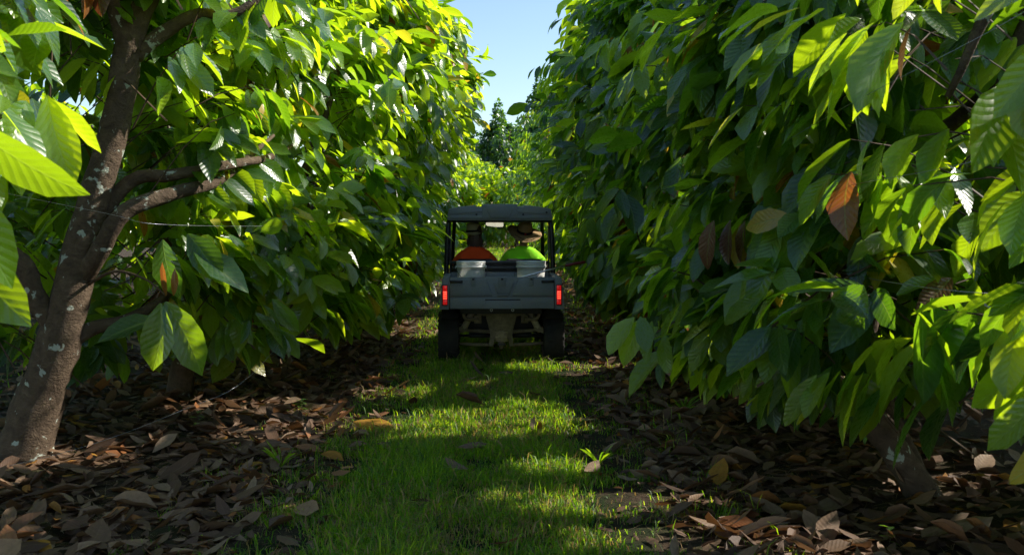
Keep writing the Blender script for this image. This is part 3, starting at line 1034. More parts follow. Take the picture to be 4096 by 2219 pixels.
for i, y in enumerate([6.5, 9.6, 12.8, 16.0, 19.4, 23.0, 27.0]):
    bush_tree('cacao_tree', f'{ORD[i]} cacao tree in the row behind the left row, seen through gaps', float(lane(y)) - 9.0, y, 4.9, 2.3, 2400, 0.32, 0.45, group='cacao trees of the neighbouring rows', seed=i)
for i, y in enumerate([3.2, 6.2, 9.2, 12.2, 15.4, 18.8, 22.4]):
    bush_tree('cacao_tree', f'{ORD[i]} cacao tree in the row behind the right row, seen through gaps', float(lane(y)) + 7.9, y, 4.4, 2.1, 2600, 0.32, 0.45, group='cacao trees of the neighbouring rows', seed=20 + i)
for i, (x, y, H, rad, tn) in enumerate([(-3.6, 49.0, 4.6, 2.4, 0.62), (-1.9, 50.0, 4.2, 2.2, 0.66), (0.2, 49.5, 4.7, 2.3, 0.58), (2.4, 54.0, 4.9, 2.4, 0.50), (-5.8, 53.5, 4.8, 2.5, 0.55), (-2.8, 57.0, 4.6, 2.6, 0.60)]):
    bush_tree('cacao_tree', ['low sunlit cacao tree with orange leaves at the lane end', 'low bright yellow-green cacao tree closing the far end of the lane', 'sunlit cacao tree just right of the lane end', 'darker cacao tree right of the lane end beside the hedge', 'cacao tree left of the lane end half hidden by the row', 'hindmost cacao tree at the lane end below the dark trees'][i],
              x, y, H, rad, 3000, 0.34, tn, zb=-0.3, group='sunlit cacao trees at the lane end', seed=40 + i)
# woodland trees far behind the plantation
M_FAR_TREE = leaf_mat('forest_leaf', False, veins=False)
FT = [(-4.3, 116, 11.6, 4.2, 0.05, 0.0, 'round dark brownish-green tree behind the lane end', 0.2),
      (-1.6, 104, 13.0, 2.7, 0.20, 0.25, 'tall narrow dark-green tree behind the lane end', 0.6),
      (-0.4, 109, 10.8, 2.8, 0.15, 0.25, 'bushy dark tree standing behind the tall narrow tree', 0.6),
      (1.1, 112, 12.4, 3.4, 0.34, 0.25, 'lighter green loose tree right of the tall narrow tree', 0.6),
      (2.6, 96, 14.0, 2.8, 0.24, 0.25, 'tallest woodland tree partly hidden by the right row', 0.6),
      (-10.0, 120, 10.5, 5.0, 0.10, 0.0, 'wide dark tree mostly hidden behind the left row', 0.2),
      (6.5, 118, 12.0, 4.5, 0.30, 0.0, 'woodland tree mostly hidden behind the right row', 0.2),
      (-6.8, 124, 10.4, 4.0, 0.12, 0.0, 'low dark tree filling the gap behind the round tree', 0.2)]
for i, (x, y, H, rad, tn, tall, lab, zb) in enumerate(FT):
    bush_tree('woodland_tree', lab, x, y, H, rad, 5200, 0.42, tn, group='woodland trees behind the plantation', small=True, mat=M_FAR_TREE, tall=tall if tall else 1.0, zb=zb, seed=60 + i, trunk_r=0.2)
# ------------------------------------------------------------------ grass of the lanes
def grass_patch(name, label, n, xf, yf, hgt, wid, seed, mat=M_GRASS, parent=None, dry=False):
    r = np.random.default_rng(seed)
    y = yf(r, n)
    d = xf(r, n)
    x = lane(y) + d
    cl = vnoise(x * 3.1, y * 3.3, 0, 5.0) + 0.6 * vnoise(x * 8.0, y * 7.0, 0, 2.0)
    edge = np.abs(d + 0.1) / 1.4 if not dry else np.zeros(n)
    keep = r.random(n) < np.clip(0.80 + 0.85 * cl - 1.0 * np.maximum(0, edge - 0.7) * 1.7, 0.07, 1)
    # worn bare soil in the left wheel track
    bare = np.exp(-(((x + 0.95) / 0.5) ** 2 + ((y - 8.9) / 0.55) ** 2)) + 0.8 * np.exp(-(((x + 1.0) / 0.35) ** 2 + ((y - 10.6) / 0.5) ** 2))
    if not dry:
        keep &= r.random(n) > bare * 0.9
    x, y, cl = x[keep], y[keep], cl[keep]
    n = len(x)
    h = hgt * r.uniform(0.45, 1.25, n) * (1 + 0.35 * cl)
    h = np.where(r.random(n) < 0.05, h * 1.9, h)
    wd = wid * r.uniform(0.6, 1.3, n)
    a = r.uniform(0, 2 * np.pi, n)
    lean = r.uniform(0.15, 1.7, n) * (1 if not dry else 3.5)
    la = r.uniform(0, 2 * np.pi, n)
    z = gz(x, y) - 0.006
    B = np.stack([x, y, z], -1)
    side = np.stack([np.cos(a), np.sin(a), np.zeros(n)], -1) * wd[:, None]
    ld = np.stack([np.cos(la), np.sin(la), np.zeros(n)], -1)
    up = np.array([0, 0, 1.0])
    hv = 1.0 if not dry else 0.18
    mid = B + up * (0.62 * h * hv)[:, None] + ld * (0.22 * h * lean)[:, None] + (0.012 * up if dry else 0)
    tip = B + up * (h * (1 - 0.25 * np.minimum(lean, 1)) * hv)[:, None] + ld * (0.72 * h * lean)[:, None]
    V = np.stack([B - side, B + side, mid + side * 0.75, mid - side * 0.75, tip + side * 0.08, tip - side * 0.08], 1).reshape(-1, 3)
    o6 = np.arange(n) * 6
    F = np.stack([np.stack([o6, o6 + 1, o6 + 2, o6 + 3], -1), np.stack([o6 + 3, o6 + 2, o6 + 4, o6 + 5], -1)], 1).reshape(-1, 4)
    tone = np.clip(r.normal(0.45, 0.22, n) + 0.12 * cl, 0, 0.86)
    tone = np.where(r.random(n) < np.clip(0.20 - 0.22 * vnoise(x * 1.4, y * 1.2, 0, 8.0) - 0.1 * cl, 0.04, 0.55), r.uniform(0.92, 1.0, n), tone)
    me = new_mesh(name, V, F, mat, True, attrs={'tone': np.repeat(tone, 6)})
    o = link(name, me, parent)
    if label:
        tag(o, label, 'grass' if not dry else 'straw', kind='stuff')
    return o


def lane_grass():
    specs = [(62000, 4.2, 8.0, 0.075, 0.0038), (52000, 8.0, 12.5, 0.075, 0.0044), (34000, 12.5, 20.0, 0.08, 0.0055), (26000, 20.0, 50.0, 0.10, 0.012)]
    # joined into one sheet of grass
    obs = [grass_patch('grass', None, n, lambda r, k: np.clip(r.normal(-0.1, 0.80, k), -1.85, 1.65), lambda r, k, a=a, b=b: a + (b - a) * r.random(k), h, w_, 70 + i) for i, (n, a, b, h, w_) in enumerate(specs)]
    obs.append(grass_patch('grass', None, 26000, lambda r, k: r.uniform(-7.6, -4.7, k), lambda r, k: 5 + 22 * r.random(k), 0.09, 0.009, 90))
    bm = bmesh.new()
    for o in obs:
        bm.from_mesh(o.data)
    me = obs[0].data
    bm.to_mesh(me)
    bm.free()
    for o in obs[1:]:
        bpy.data.objects.remove(o)
    g = obs[0]
    tag(g, 'short green grass growing along the lane and the next one', 'grass', kind='stuff')


lane_grass()

# ------------------------------------------------------------------ leaf litter under the rows
def litter(n, xf, yf, seed, L0=0.17):
    r = np.random.default_rng(seed)
    y = yf(r, n)
    x = lane(y) + xf(r, n)
    a = r.uniform(0, 2 * np.pi, n)
    D = np.stack([np.cos(a), np.sin(a), r.normal(0, 0.22, n)], -1)
    N = np.stack([r.normal(0, 0.32, n), r.normal(0, 0.32, n), np.ones(n)], -1)
    flip = np.where(r.random(n) < 0.5, -1.0, 1.0)[:, None]
    L = np.clip(r.normal(L0, 0.05, n), 0.06, 0.30)
    P = np.stack([x, y, gz(x, y) + 0.012 + 0.035 * r.random(n) ** 2], -1)
    tone = np.clip(r.normal(0.40, 0.2, n), 0.0, 0.78)
    odd = r.random(n)
    tone = np.where(odd < 0.10, r.uniform(0.84, 0.95, n), tone)
    return dict(P=P, D=D, N=N * flip, L=L, W=r.uniform(0.55, 1.25, n), var=r.integers(0, NVAR, n), tone=tone)


def cat_(ds):
    return {k: np.concatenate([d[k] for d in ds]) for k in ds[0]}


LT = cat_([litter(6200, lambda r, k: -1.35 - np.abs(r.normal(0, 1.9, k)), lambda r, k: 4.0 + 10.5 * r.random(k), 1),
           litter(5200, lambda r, k: 1.22 + np.abs(r.normal(0, 1.5, k)), lambda r, k: 3.8 + 10.5 * r.random(k), 2),
           litter(2600, lambda r, k: -1.4 - np.abs(r.normal(0, 1.2, k)), lambda r, k: 14.5 + 30 * r.random(k), 3, 0.2),
           litter(2600, lambda r, k: 1.25 + np.abs(r.normal(0, 1.2, k)), lambda r, k: 14.3 + 30 * r.random(k), 4, 0.2),
           litter(1500, lambda r, k: np.where(r.random(k) < 0.5, -1, 1) * (0.7 + 0.9 * r.random(k) ** 0.6), lambda r, k: 4.2 + 12 * r.random(k), 7, 0.12),
           litter(900, lambda r, k: r.uniform(-5, 5, k), lambda r, k: 44.5 + 9 * r.random(k), 6, 0.26),
           litter(60, lambda r, k: r.uniform(-1.3, 1.2, k), lambda r, k: 4.6 + 9 * r.random(k), 5, 0.15)])
LT['P'][-60:, 2] += 0.03
# the leaves nearest the camera are pieces of their own
rel = LT['P'] - np.array([0, 0, 1.75])
infr = (np.abs(rel[:, 0]) < 0.515 * rel[:, 1]) & (rel[:, 1] * 0.335 > -rel[:, 2] - 0.0)
sco = np.where(infr, LT['L'] / rel[:, 1], 0)
sco[-60:] *= 3
pick = np.zeros(len(sco), bool)
pick[np.argsort(-sco)[:300]] = True
Xf, Df, Nf = frames(LT['D'], LT['N'])
for q in np.nonzero(pick)[0]:
    leaf_single('fallen_leaf', DEAD_ME, LT['P'][q], Xf[q], Df[q], Nf[q], LT['L'][q] * 1.1, LT['W'][q], int(LT['var'][q]), LT['tone'][q], GROUND, np.zeros(3))
A = {k: v[~pick] for k, v in LT.items()}
lt = leaf_mass('leaf_litter', A['P'], A['D'], A['N'], A['L'], A['W'], A['var'], A['tone'], T_DEAD, M_LITM, None, np.zeros(3))
tag(lt, 'thick layer of dry brown leaves covering the soil under the trees', 'leaf litter', kind='stuff')
st = grass_patch('straw', 'thin dry straw and cut stems scattered over the bare soil', 16000, lambda r, k: np.where(r.random(k) < 0.5, -1.0 - np.abs(r.normal(0, 0.9, k)), 1.0 + np.abs(r.normal(0, 0.9, k))), lambda r, k: 4.2 + 10 * r.random(k), 0.09, 0.0018, 33, mat=M_STRAW, dry=True)

# single leaves that stand out
def fallen(name, label, p, ang, L, W, tone, var, tilt=(0, 0), lift=0.03):
    D = np.array([[math.cos(ang), math.sin(ang), tilt[0]]])
    N = np.array([[0.0, tilt[1], 1.0]])
    X, D, N = frames(D, N)
    z = float(gz(p[0], p[1])) + lift
    o = leaf_single(name, DEAD_ME, np.zeros(3), X[0], D[0], N[0], L, W, var, tone, None, np.zeros(3))
    o.location = (p[0], p[1], z)
    tag(o, label, 'leaf')
    return o


fallen('fallen_leaf', 'large orange-yellow leaf lying at the grass edge in the sun', (-1.32, 8.2), -0.25, 0.36, 1.15, 0.95, 1, (-0.06, -0.7), 0.085)
fallen('fallen_leaf', 'curled brown leaf beside the large orange-yellow leaf', (-1.55, 8.35), 2.9, 0.26, 0.9, 0.2, 4, (0.05, -0.3), 0.06)
fallen('fallen_leaf', 'rust-brown leaf cupped on bare soil at the left grass edge', (-1.62, 7.35), 0.2, 0.24, 1.1, 0.86, 5, (0.0, -0.5), 0.06)
fallen('fallen_leaf', 'reddish-brown leaf standing out of the shaded lane grass on the left', (-1.20, 6.55), -0.7, 0.20, 0.9, 0.84, 2, (0.05, -0.6), 0.075)
fallen('fallen_leaf', 'tan curled leaf standing upright in the sunlit grass mid-lane', (0.16, 8.1), 1.3, 0.11, 1.1, 0.72, 3, (0.9, -0.6), 0.04)
fallen('fallen_leaf', 'big pale brown leaf at the bottom right corner among litter', (2.35, 5.3), 0.3, 0.30, 1.15, 0.74, 6, (0.02, -0.35), 0.06)
fallen('fallen_leaf', 'curled reddish leaf at the right grass edge near the bottom', (1.15, 5.55), -0.4, 0.22, 1.0, 0.88, 7, (0.12, -0.7), 0.06)


# seedlings and weeds in the litter
def weed(label, x, y, h, nleaf, seed, tone=0.45, blade=False):
    r = np.random.default_rng(seed)
    off = np.array([x, y, float(gz(x, y))])
    root = empty('weed', off)
    tag(root, label, 'weed', 'weeds along the lane edges')
    MB().tube([(0, 0, -0.02), (0.01, 0, h * 0.5), (r.normal(0, 0.02), r.normal(0, 0.02), h)], [0.004, 0.003, 0.002], 5, smooth=3).build('stem', M_TWIG, root, smooth=True)
    for q in range(nleaf):
        a = q * 2.4 + r.uniform(-0.3, 0.3)
        z = h * (0.25 + 0.75 * q / max(1, nleaf - 1)) if not blade else 0.01
        D = np.array([[math.cos(a), math.sin(a), (0.2 if not blade else 1.3) + r.normal(0, 0.15)]])
        X, D, N = frames(D, np.array([[-0.3 * math.cos(a), -0.3 * math.sin(a), 1.0]]))
        L = (0.07 if not blade else 0.22) * r.uniform(0.7, 1.2)
        leaf_single('leaf', LEAF_ME, off + np.array([0, 0, z]), X[0], D[0], N[0], L, 1.4 if not blade else 0.22, q % NVAR, tone + r.uniform(-0.1, 0.1), root, off)


for i, (lab, x, y, h, n, b) in enumerate([
        ('small broad-leaved seedling in dry litter left of the lane', -2.55, 8.0, 0.16, 7, False),
        ('low weed beside the sunlit litter under the left trees', -1.95, 9.1, 0.10, 9, False),
        ('tuft of broad grass blades at the left lane edge near the camera', -1.62, 6.9, 0.12, 8, True),
        ('tuft of wide grass blades on the right litter below the hedge', 1.55, 8.9, 0.14, 9, True),
        ('weed clump of fine stems right of the lane under hanging leaves', 1.75, 9.6, 0.2, 12, False),
        ('bright grass tuft standing alone in the middle of the lane', 0.62, 7.0, 0.12, 6, True),
        ('small seedling at the bottom edge right of the lane', 2.0, 5.2, 0.1, 5, False)]):
    weed(lab, x, y, h, n, 300 + i, blade=b)
# ------------------------------------------------------------------ utility vehicle
M_BODY = plastic('grey_body_plastic', (0.20, 0.225, 0.245), 0.46, 0.12, dirt=(0.25, 0.245, 0.215), scale=60)
M_BLACK = plastic('black_plastic', (0.022, 0.023, 0.026), 0.5, 0.2, dirt=(0.05, 0.045, 0.035), scale=40)
M_STEEL = plastic('black_steel_tube', (0.018, 0.019, 0.022), 0.35, 0.15, scale=30)
M_MUD = plastic('muddy_metal', (0.26, 0.21, 0.13), 0.8, 0.35, dirt=(0.09, 0.075, 0.045), scale=14, spec=0.25)
M_CAST = plastic('dusty_cast_metal', (0.48, 0.40, 0.25), 0.7, 0.3, dirt=(0.16, 0.125, 0.07), scale=20, spec=0.3)
M_RUBBER = plastic('tyre_rubber', (0.022, 0.022, 0.022), 0.75, 0.3, dirt=(0.05, 0.042, 0.03), scale=18, spec=0.3)
M_RIM = plastic('wheel_rim', (0.10, 0.10, 0.10), 0.5, 0.2, dirt=(0.12, 0.1, 0.07), metal=0.6)
M_SEAT = plastic('seat_vinyl', (0.016, 0.017, 0.019), 0.55, 0.2, scale=50)
M_SILVER = plastic('aluminium_tube', (0.62, 0.64, 0.66), 0.3, 0.1, metal=1.0)
M_REDGRIP = plastic('dark_red_grip', (0.16, 0.012, 0.014), 0.45, 0.15)
M_WIRE = plastic('galvanised_wire', (0.42, 0.43, 0.45), 0.35, 0.1, metal=0.8)

n_ = NT('mirror_glass')
n_.set(Metallic=1.0, Roughness=n_.ramp(n_.noise(6, 2, 0.5, n_.obj()), [(0.3, 0.06), (0.8, 0.16)]))
n_.b.inputs['Base Color'].default_value = (0.75, 0.75, 0.75, 1)
M_MIRROR = n_.m


def lamp_mat(name, col, em, estr):
    n = NT(name)
    f = n.noise(120, 2, 0.5, n.obj())
    n.put(n.b.inputs['Base Color'], n.mix(f, tuple(c * 0.7 for c in col), col))
    n.set(Roughness=0.18)
    n.b.inputs['Emission Color'].default_value = em + (1,)
    n.b.inputs['Emission Strength'].default_value = estr
    n.m.cycles.emission_sampling = 'NONE'
    return n.m


M_LENS = lamp_mat('tail_light_lens', (0.55, 0.02, 0.02), (1.0, 0.012, 0.015), 0.2)
M_LENSLIT = lamp_mat('tail_light_lit_lens', (0.6, 0.02, 0.02), (1.0, 0.012, 0.012), 0.55)
M_LED = lamp_mat('tail_light_diode', (0.9, 0.3, 0.2), (1.0, 0.11, 0.05), 2.2)

UG = float(gz(-0.12, 12.5))
UTV = empty('utility_vehicle', (-0.119, 11.9, UG - 0.015), R(2.3))
tag(UTV, 'dark grey two-seat utility vehicle with lit red tail lights driving away', 'utility vehicle')

# --- cargo bed
bed = empty('cargo_bed', (0, 0, 0), 0, UTV)
MB().box(-0.60, 0.60, 0.07, 0.94, 0.80, 0.835).build('floor_panel', M_BLACK, bed, bevel=0.005)
for s in (-1, 1):
    # side wall: flared outward towards the bottom
    p = [(s * 0.63, 0.72), (s * 0.745, 0.71), (s * 0.715, 1.075), (s * 0.70, 1.09), (s * 0.63, 1.09)]
    MB().prism(p if s > 0 else p[::-1], 0.03, 0.95).build('side_wall', M_BODY, bed, bevel=0.008)
    # rear corner column
    c = [(s * 0.632, 0.703), (s * 0.749, 0.703), (s * 0.747, 0.76), (s * 0.716, 1.07), (s * 0.70, 1.096), (s * 0.632, 1.096)]
    MB().prism(c if s > 0 else c[::-1], -0.012, 0.028).build('corner_post', M_BODY, bed, bevel=0.007)
    for zz in (0.80, 0.93):
        MB().box(s * 0.751 - 0.004, s * 0.751 + 0.004, 0.15, 0.85, zz - 0.012, zz + 0.012).build('side_rib', M_BODY, bed, bevel=0.003)
MB().box(-0.63, 0.63, 0.91, 0.95, 0.82, 1.10).build('front_panel', M_BODY, bed, bevel=0.008)

# --- tailgate with pressed shapes
tg = MB().box(-0.626, 0.626, 0.0, 0.045, 0.708, 1.088).build('tailgate', M_BODY, UTV, bevel=0.008)
def slab(name, poly, y0=-0.012, y1=0.004, mat=None, bev=0.004, par=None):
    a = sum(poly[i][0] * poly[(i + 1) % len(poly)][1] - poly[(i + 1) % len(poly)][0] * poly[i][1] for i in range(len(poly)))
    if a < 0:
        poly = poly[::-1]
    return MB().prism(poly, y0, y1).build(name, mat or M_BODY, par or tg, bevel=bev)
slab('tailgate_skirt', [(-0.624, 0.712), (0.624, 0.712), (0.622, 0.842), (-0.622, 0.842)], -0.032, 0.003, bev=0.012)
slab('pressed_panel', [(-0.620, 0.868), (-0.115, 0.868), (-0.17, 1.02), (-0.19, 1.066), (-0.620, 1.066)], -0.024, 0.003, bev=0.010)
slab('pressed_panel', [(0.620, 0.868), (0.115, 0.868), (0.17, 1.02), (0.19, 1.066), (0.620, 1.066)], -0.024, 0.003, bev=0.010)
slab('centre_panel', [(-0.055, 0.885), (0.09, 0.885), (0.145, 1.03), (-0.105, 1.03)], -0.020, 0.003, bev=0.010)
slab('centre_rib', [(-0.06, 0.872), (0.075, 0.872), (0.07, 0.884), (-0.055, 0.884)], -0.034, 0.003)
slab('number_plate_panel', [(-0.245, 0.714), (0.250, 0.714), (0.205, 0.812), (-0.190, 0.812)], -0.052, 0.0, bev=0.008)
slab('panel_groove', [(-0.205, 0.812), (0.220, 0.812), (0.215, 0.828), (-0.20, 0.828)], -0.036, 0.0, mat=M_BLACK, bev=0.002)
for xx in (-0.345, 0.0, 0.35):
    wd = 0.026 if xx else 0.042
    slab('latch_post', [(xx - wd, 0.985), (xx + wd, 0.985), (xx + wd + 0.006, 1.092), (xx - wd - 0.006, 1.092)], -0.034, 0.003, bev=0.006)
    slab('latch_slot', [(xx - 0.014, 1.055), (xx + 0.014, 1.055), (xx + 0.014, 1.078), (xx - 0.014, 1.078)], -0.0365, -0.01, mat=M_BLACK, bev=0.001)
for s in (-1, 1):
    hd = MB().tube([(s * 0.625, -0.038, 1.035), (s * 0.47, -0.038, 1.04)], 0.011, 8).build('latch_handle', M_BLACK, tg, smooth=True)
    MB().box(s * 0.548 - 0.075, s * 0.548 + 0.075, -0.028, 0.002, 1.022, 1.055).build('latch_pocket', M_BLACK, tg, bevel=0.004)
# embossed maker's name on the lower right of the tailgate
cu = bpy.data.curves.new('lettering', 'FONT')
cu.body = 'POLARIS'
cu.size = 0.042
cu.extrude = 0.004
cu.space_character = 1.25
cu.align_x = 'CENTER'
tmp = bpy.data.objects.new('tmp_text', cu)
COL.objects.link(tmp)
dg = bpy.context.evaluated_depsgraph_get()
tme = bpy.data.meshes.new_from_object(tmp.evaluated_get(dg))
bpy.data.objects.remove(tmp)
tme.materials.clear()
tme.materials.append(M_BODY)
lt_o = link('lettering', tme, tg, (0.432, -0.034, 0.765), (R(90), 0, 0))

# --- tail lights
for s in (-1, 1):
    tl = MB().box(s * 0.684 - 0.036, s * 0.684 + 0.036, -0.022, 0.0, 0.748, 1.002).build('tail_light', M_BLACK, UTV, bevel=0.006)
    z0 = 0.763
    for q, (a, b, m) in enumerate([(0.763, 0.822, M_LENS), (0.826, 0.926, M_LENSLIT), (0.930, 0.990, M_LENS)]):
        MB().box(s * 0.682 - 0.026, s * 0.682 + 0.026, -0.028, -0.015, a, b).build('lens', m, tl, bevel=0.003)
    for i in range(4):
        for j in (-1, 1):
            mb = MB().lathe([(0.0, -0.004), (0.0066, -0.003), (0.0066, 0.0), (0.0, 0.0035)], 10)
            mb.build('diode', M_LED, tl, smooth=True, loc=(s * 0.682 + j * 0.0112, -0.029, 0.838 + i * 0.0253), rot=(R(90), 0, 0))

# --- wheels
def wheel(x, y, rad, hw):
    wr = empty('wheel', (x, y, rad), 0, UTV)
    prof = [(rad * 0.56, -hw * 0.92), (rad * 0.74, -hw * 1.0), (rad * 0.90, -hw * 0.97), (rad * 0.965, -hw * 0.80), (rad * 0.98, 0), (rad * 0.965, hw * 0.80), (rad * 0.90, hw * 0.97), (rad * 0.74, hw), (rad * 0.56, hw * 0.92), (rad * 0.54, 0)]
    mb = MB().lathe(prof, 40, closed=True, axis='x')
    ty = mb.build('tyre', M_RUBBER, wr, smooth=True)
    tr = MB()
    for k in range(18):                                     # chevron tread lugs
        for s in (-1, 1):
            a0 = (k + (0.5 if s > 0 else 0)) * 2 * math.pi / 18
            pts = []
            for (xx, da, rr) in [(0.06, 0.0, 1.0), (0.5, 0.10, 1.0), (0.93, 0.16, 0.965), (1.05, 0.17, 0.84)]:
                a = a0 + da
                for (dw, dr) in [(-0.05, 0), (0.05, 0), (0.045, -0.05), (-0.045, -0.05)]:
                    aa = a + dw
                    r_ = rad * (rr + dr)
                    pts.append((s * xx * hw, r_ * math.cos(aa), r_ * math.sin(aa)))
            F = []
            for i in range(3):
                for j in range(4):
                    q = (j + 1) % 4
                    F.append([i * 4 + j, i * 4 + q, i * 4 + 4 + q, i * 4 + 4 + j])
            F += [[0, 1, 2, 3], [12, 13, 14, 15]]
            tr.add(pts, F)
    tr.build('tread', M_RUBBER, ty)
    so = 1 if x > 0 else -1
    rim = MB().lathe([(rad * 0.55, -hw * 0.85 ), (rad * 0.50, -hw * 0.6), (rad * 0.48, hw * 0.5 * so), (rad * 0.2, hw * 0.62 * so), (0.001, hw * 0.62 * so)], 28, axis='x')
    rim.build('rim', M_RIM, wr, smooth=True)
    MB().lathe([(rad * 0.2, 0.4 * hw * so), (rad * 0.19, 0.72 * hw * so), (0.001, 0.75 * hw * so)], 16, axis='x').build('hub_cap', M_BLACK, wr, smooth=True)
for x in (-0.650, 0.650):
    wheel(x, 0.52, 0.320, 0.128)
    wheel(x * 0.985, 2.42, 0.315, 0.11)

# --- underside seen between the rear wheels
MB().box(-0.50, 0.50, 0.30, 0.40, 0.62, 0.72).build('bed_crossmember', M_BLACK, UTV, bevel=0.01)
MB().box(-0.40, 0.40, 0.75, 2.5, 0.27, 0.36).build('belly_plate', M_BLACK, UTV, bevel=0.02)
MB().box(-0.46, 0.46, 0.80, 1.15, 0.36, 0.78).build('engine_cover', M_BLACK, UTV, bevel=0.03)
for s in (-1, 1):
    # fender arch
    arc = [(math.cos(a), math.sin(a)) for a in np.linspace(0.75, math.pi - 0.75, 10)]
    mb = MB()
    poly = [(0.52 + 0.385 * c_, 0.32 + 0.385 * s_) for c_, s_ in arc] + [(0.52 + 0.355 * c_, 0.32 + 0.355 * s_) for c_, s_ in arc[::-1]]
    mb.prism(poly, s * 0.53, s * 0.735, axis='x')
    mb.build('rear_fender', M_RUBBER, UTV)
plate = [(-0.30, 0.63), (-0.30, 0.60), (-0.19, 0.585), (-0.135, 0.36), (-0.155, 0.22), (-0.10, 0.205), (-0.085, 0.30), (0.085, 0.30), (0.10, 0.205), (0.155, 0.22), (0.135, 0.36), (0.19, 0.585), (0.30, 0.60), (0.30, 0.63)]
MB().prism(plate[::-1], 0.36, 0.385).build('frame_plate', M_MUD, UTV, bevel=0.005)
df = MB().lathe([(0.0, 0.30), (0.045, 0.302), (0.062, 0.33), (0.082, 0.35), (0.085, 0.50), (0.06, 0.54), (0.0, 0.55)], 20)
diff = df.build('differential', M_CAST, UTV, smooth=True, loc=(0.0, 0.30 + 0.42 - 0.42, 0.0))
diff.rotation_euler = (R(-90), 0, 0)
diff.location = (0.0, 0.02, 0.335)
for k in range(5):
    zz = 0.285 + k * 0.026
    MB().box(-0.078, 0.078, 0.305, 0.33, zz - 0.004 , zz + 0.004).build('cooling_fin', M_CAST, UTV, bevel=0.002)
MB().tube([(0.0, 0.30, 0.275), (0.0, 0.30, 0.19)], [0.035, 0.028], 10).build('drive_hub', M_MUD, UTV, smooth=True)
MB().box(-0.045, 0.045, 0.24, 0.32, 0.235, 0.262).build('hitch_receiver', M_BLACK, UTV, bevel=0.005)
for s in (-1, 1):
    MB().tube([(s * 0.12, 0.42, 0.385), (s * 0.35, 0.48, 0.395), (s * 0.55, 0.52, 0.40)], [0.026, 0.022, 0.02], 8).build('upper_arm', M_MUD, UTV, smooth=True)
    MB().tube([(s * 0.12, 0.42, 0.225), (s * 0.35, 0.46, 0.225), (s * 0.56, 0.50, 0.235)], [0.022, 0.021, 0.02], 8).build('lower_arm', M_MUD, UTV, smooth=True)
    MB().tube([(s * 0.08, 0.54, 0.33), (s * 0.56, 0.54, 0.325)], 0.016, 8).build('drive_shaft', M_STEEL, UTV, smooth=True)
    MB().tube([(s * 0.49, 0.50, 0.40), (s * 0.46, 0.48, 0.43), (s * 0.36, 0.42, 0.63)], [0.05, 0.042, 0.038], 10).build('shock_absorber', M_CAST, UTV, smooth=True)
    MB().prism([(s * 0.53, 0.36), (s * 0.53, 0.43), (s * 0.46, 0.465), (s * 0.40, 0.41)] if s < 0 else [(s * 0.40, 0.41), (s * 0.46, 0.465), (s * 0.53, 0.43), (s * 0.53, 0.36)], 0.44, 0.50).build('knuckle', M_MUD, UTV, bevel=0.008)
    MB().tube([(s * 0.46, 0.34, 0.66), (s * 0.455, 0.33, 0.58), (s * 0.40, 0.33, 0.55), (s * 0.28, 0.34, 0.555)], 0.022, 8, smooth=3).build('anti_roll_bar', M_MUD, UTV, smooth=True)
    MB().box(s * 0.29 - 0.045, s * 0.29 + 0.045, 0.345, 0.40, 0.50, 0.60).build('arm_bracket', M_MUD, UTV, bevel=0.006)
    lp = MB()
    a_ = np.linspace(0, 2 * math.pi, 11)
    lp.tube([(s * 0.128 + 0.014 * math.cos(t), 0.02, 0.692 + 0.014 * math.sin(t)) for t in a_], 0.005, 6, caps=False)
    lp.build('tie_ring', M_SILVER, UTV, smooth=True)

# --- cab
MB().box(-0.62, 0.62, 1.0, 2.1, 0.36, 0.42).build('cab_floor', M_BLACK, UTV, bevel=0.01)
MB().prism([(2.05, 0.42), (2.9, 0.42), (2.92, 0.62), (2.80, 0.95), (2.35, 1.12), (2.10, 1.16), (2.05, 1.0)], -0.60, 0.60, axis='x').build('front_hood', M_BODY, UTV, bevel=0.03)
dash = MB().prism([(1.92, 0.80), (2.10, 0.75), (2.14, 1.10), (1.98, 1.10)], -0.58, 0.58, axis='x').build('dashboard', M_BLACK, UTV, bevel=0.02)
stc = MB()
a_ = np.linspace(0, 2 * math.pi, 25)
stc.tube([(-0.34 + 0.17 * math.cos(t), 1.80 + 0.05 * math.sin(t), 1.05 + 0.16 * math.sin(t)) for t in a_], 0.014, 8, caps=False)
stc.tube([(-0.34, 1.80, 1.05), (-0.34, 1.98, 0.95)], 0.02, 8)
for t in (0.3, 2.8, 4.7):
    stc.tube([(-0.34, 1.80, 1.05), (-0.34 + 0.17 * math.cos(t), 1.80 + 0.05 * math.sin(t), 1.05 + 0.16 * math.sin(t))], 0.009, 6)
stc.build('steering_wheel', M_BLACK, UTV, smooth=True)
MB().box(-0.60, 0.60, 1.08, 1.60, 0.42, 0.70).build('seat_base', M_BLACK, UTV, bevel=0.02)
for cx in (-0.315, 0.315):
    st_ = empty('seat', (cx, 1.1, 0.70), 0, UTV)
    MB().box(-0.27, 0.27, 0.0, 0.48, 0.0, 0.13).build('cushion', M_SEAT, st_, bevel=0.045, seg=3)
    MB().prism([(-0.27, 0.08), (0.27, 0.08), (0.265, 0.50), (0.215, 0.565), (-0.215, 0.565), (-0.265, 0.50)], -0.06, 0.06).build('backrest', M_SEAT, st_, bevel=0.03, seg=3)
    MB().box(-0.13, 0.13, -0.067, -0.055, 0.50, 0.53).build('backrest_slot', M_BLACK, st_, bevel=0.004)
MB().box(-0.645, 0.645, 0.985, 1.015, 1.20, 1.245).build('seat_crossbar', M_STEEL, UTV, bevel=0.01)
MB().box(-0.62, 0.62, 0.99, 1.02, 1.13, 1.17).build('rear_rail', M_STEEL, UTV, bevel=0.008)
MB().box(-0.60, 0.60, 1.03, 1.06, 0.80, 1.20).build('rear_cab_panel', M_BLACK, UTV, bevel=0.01)
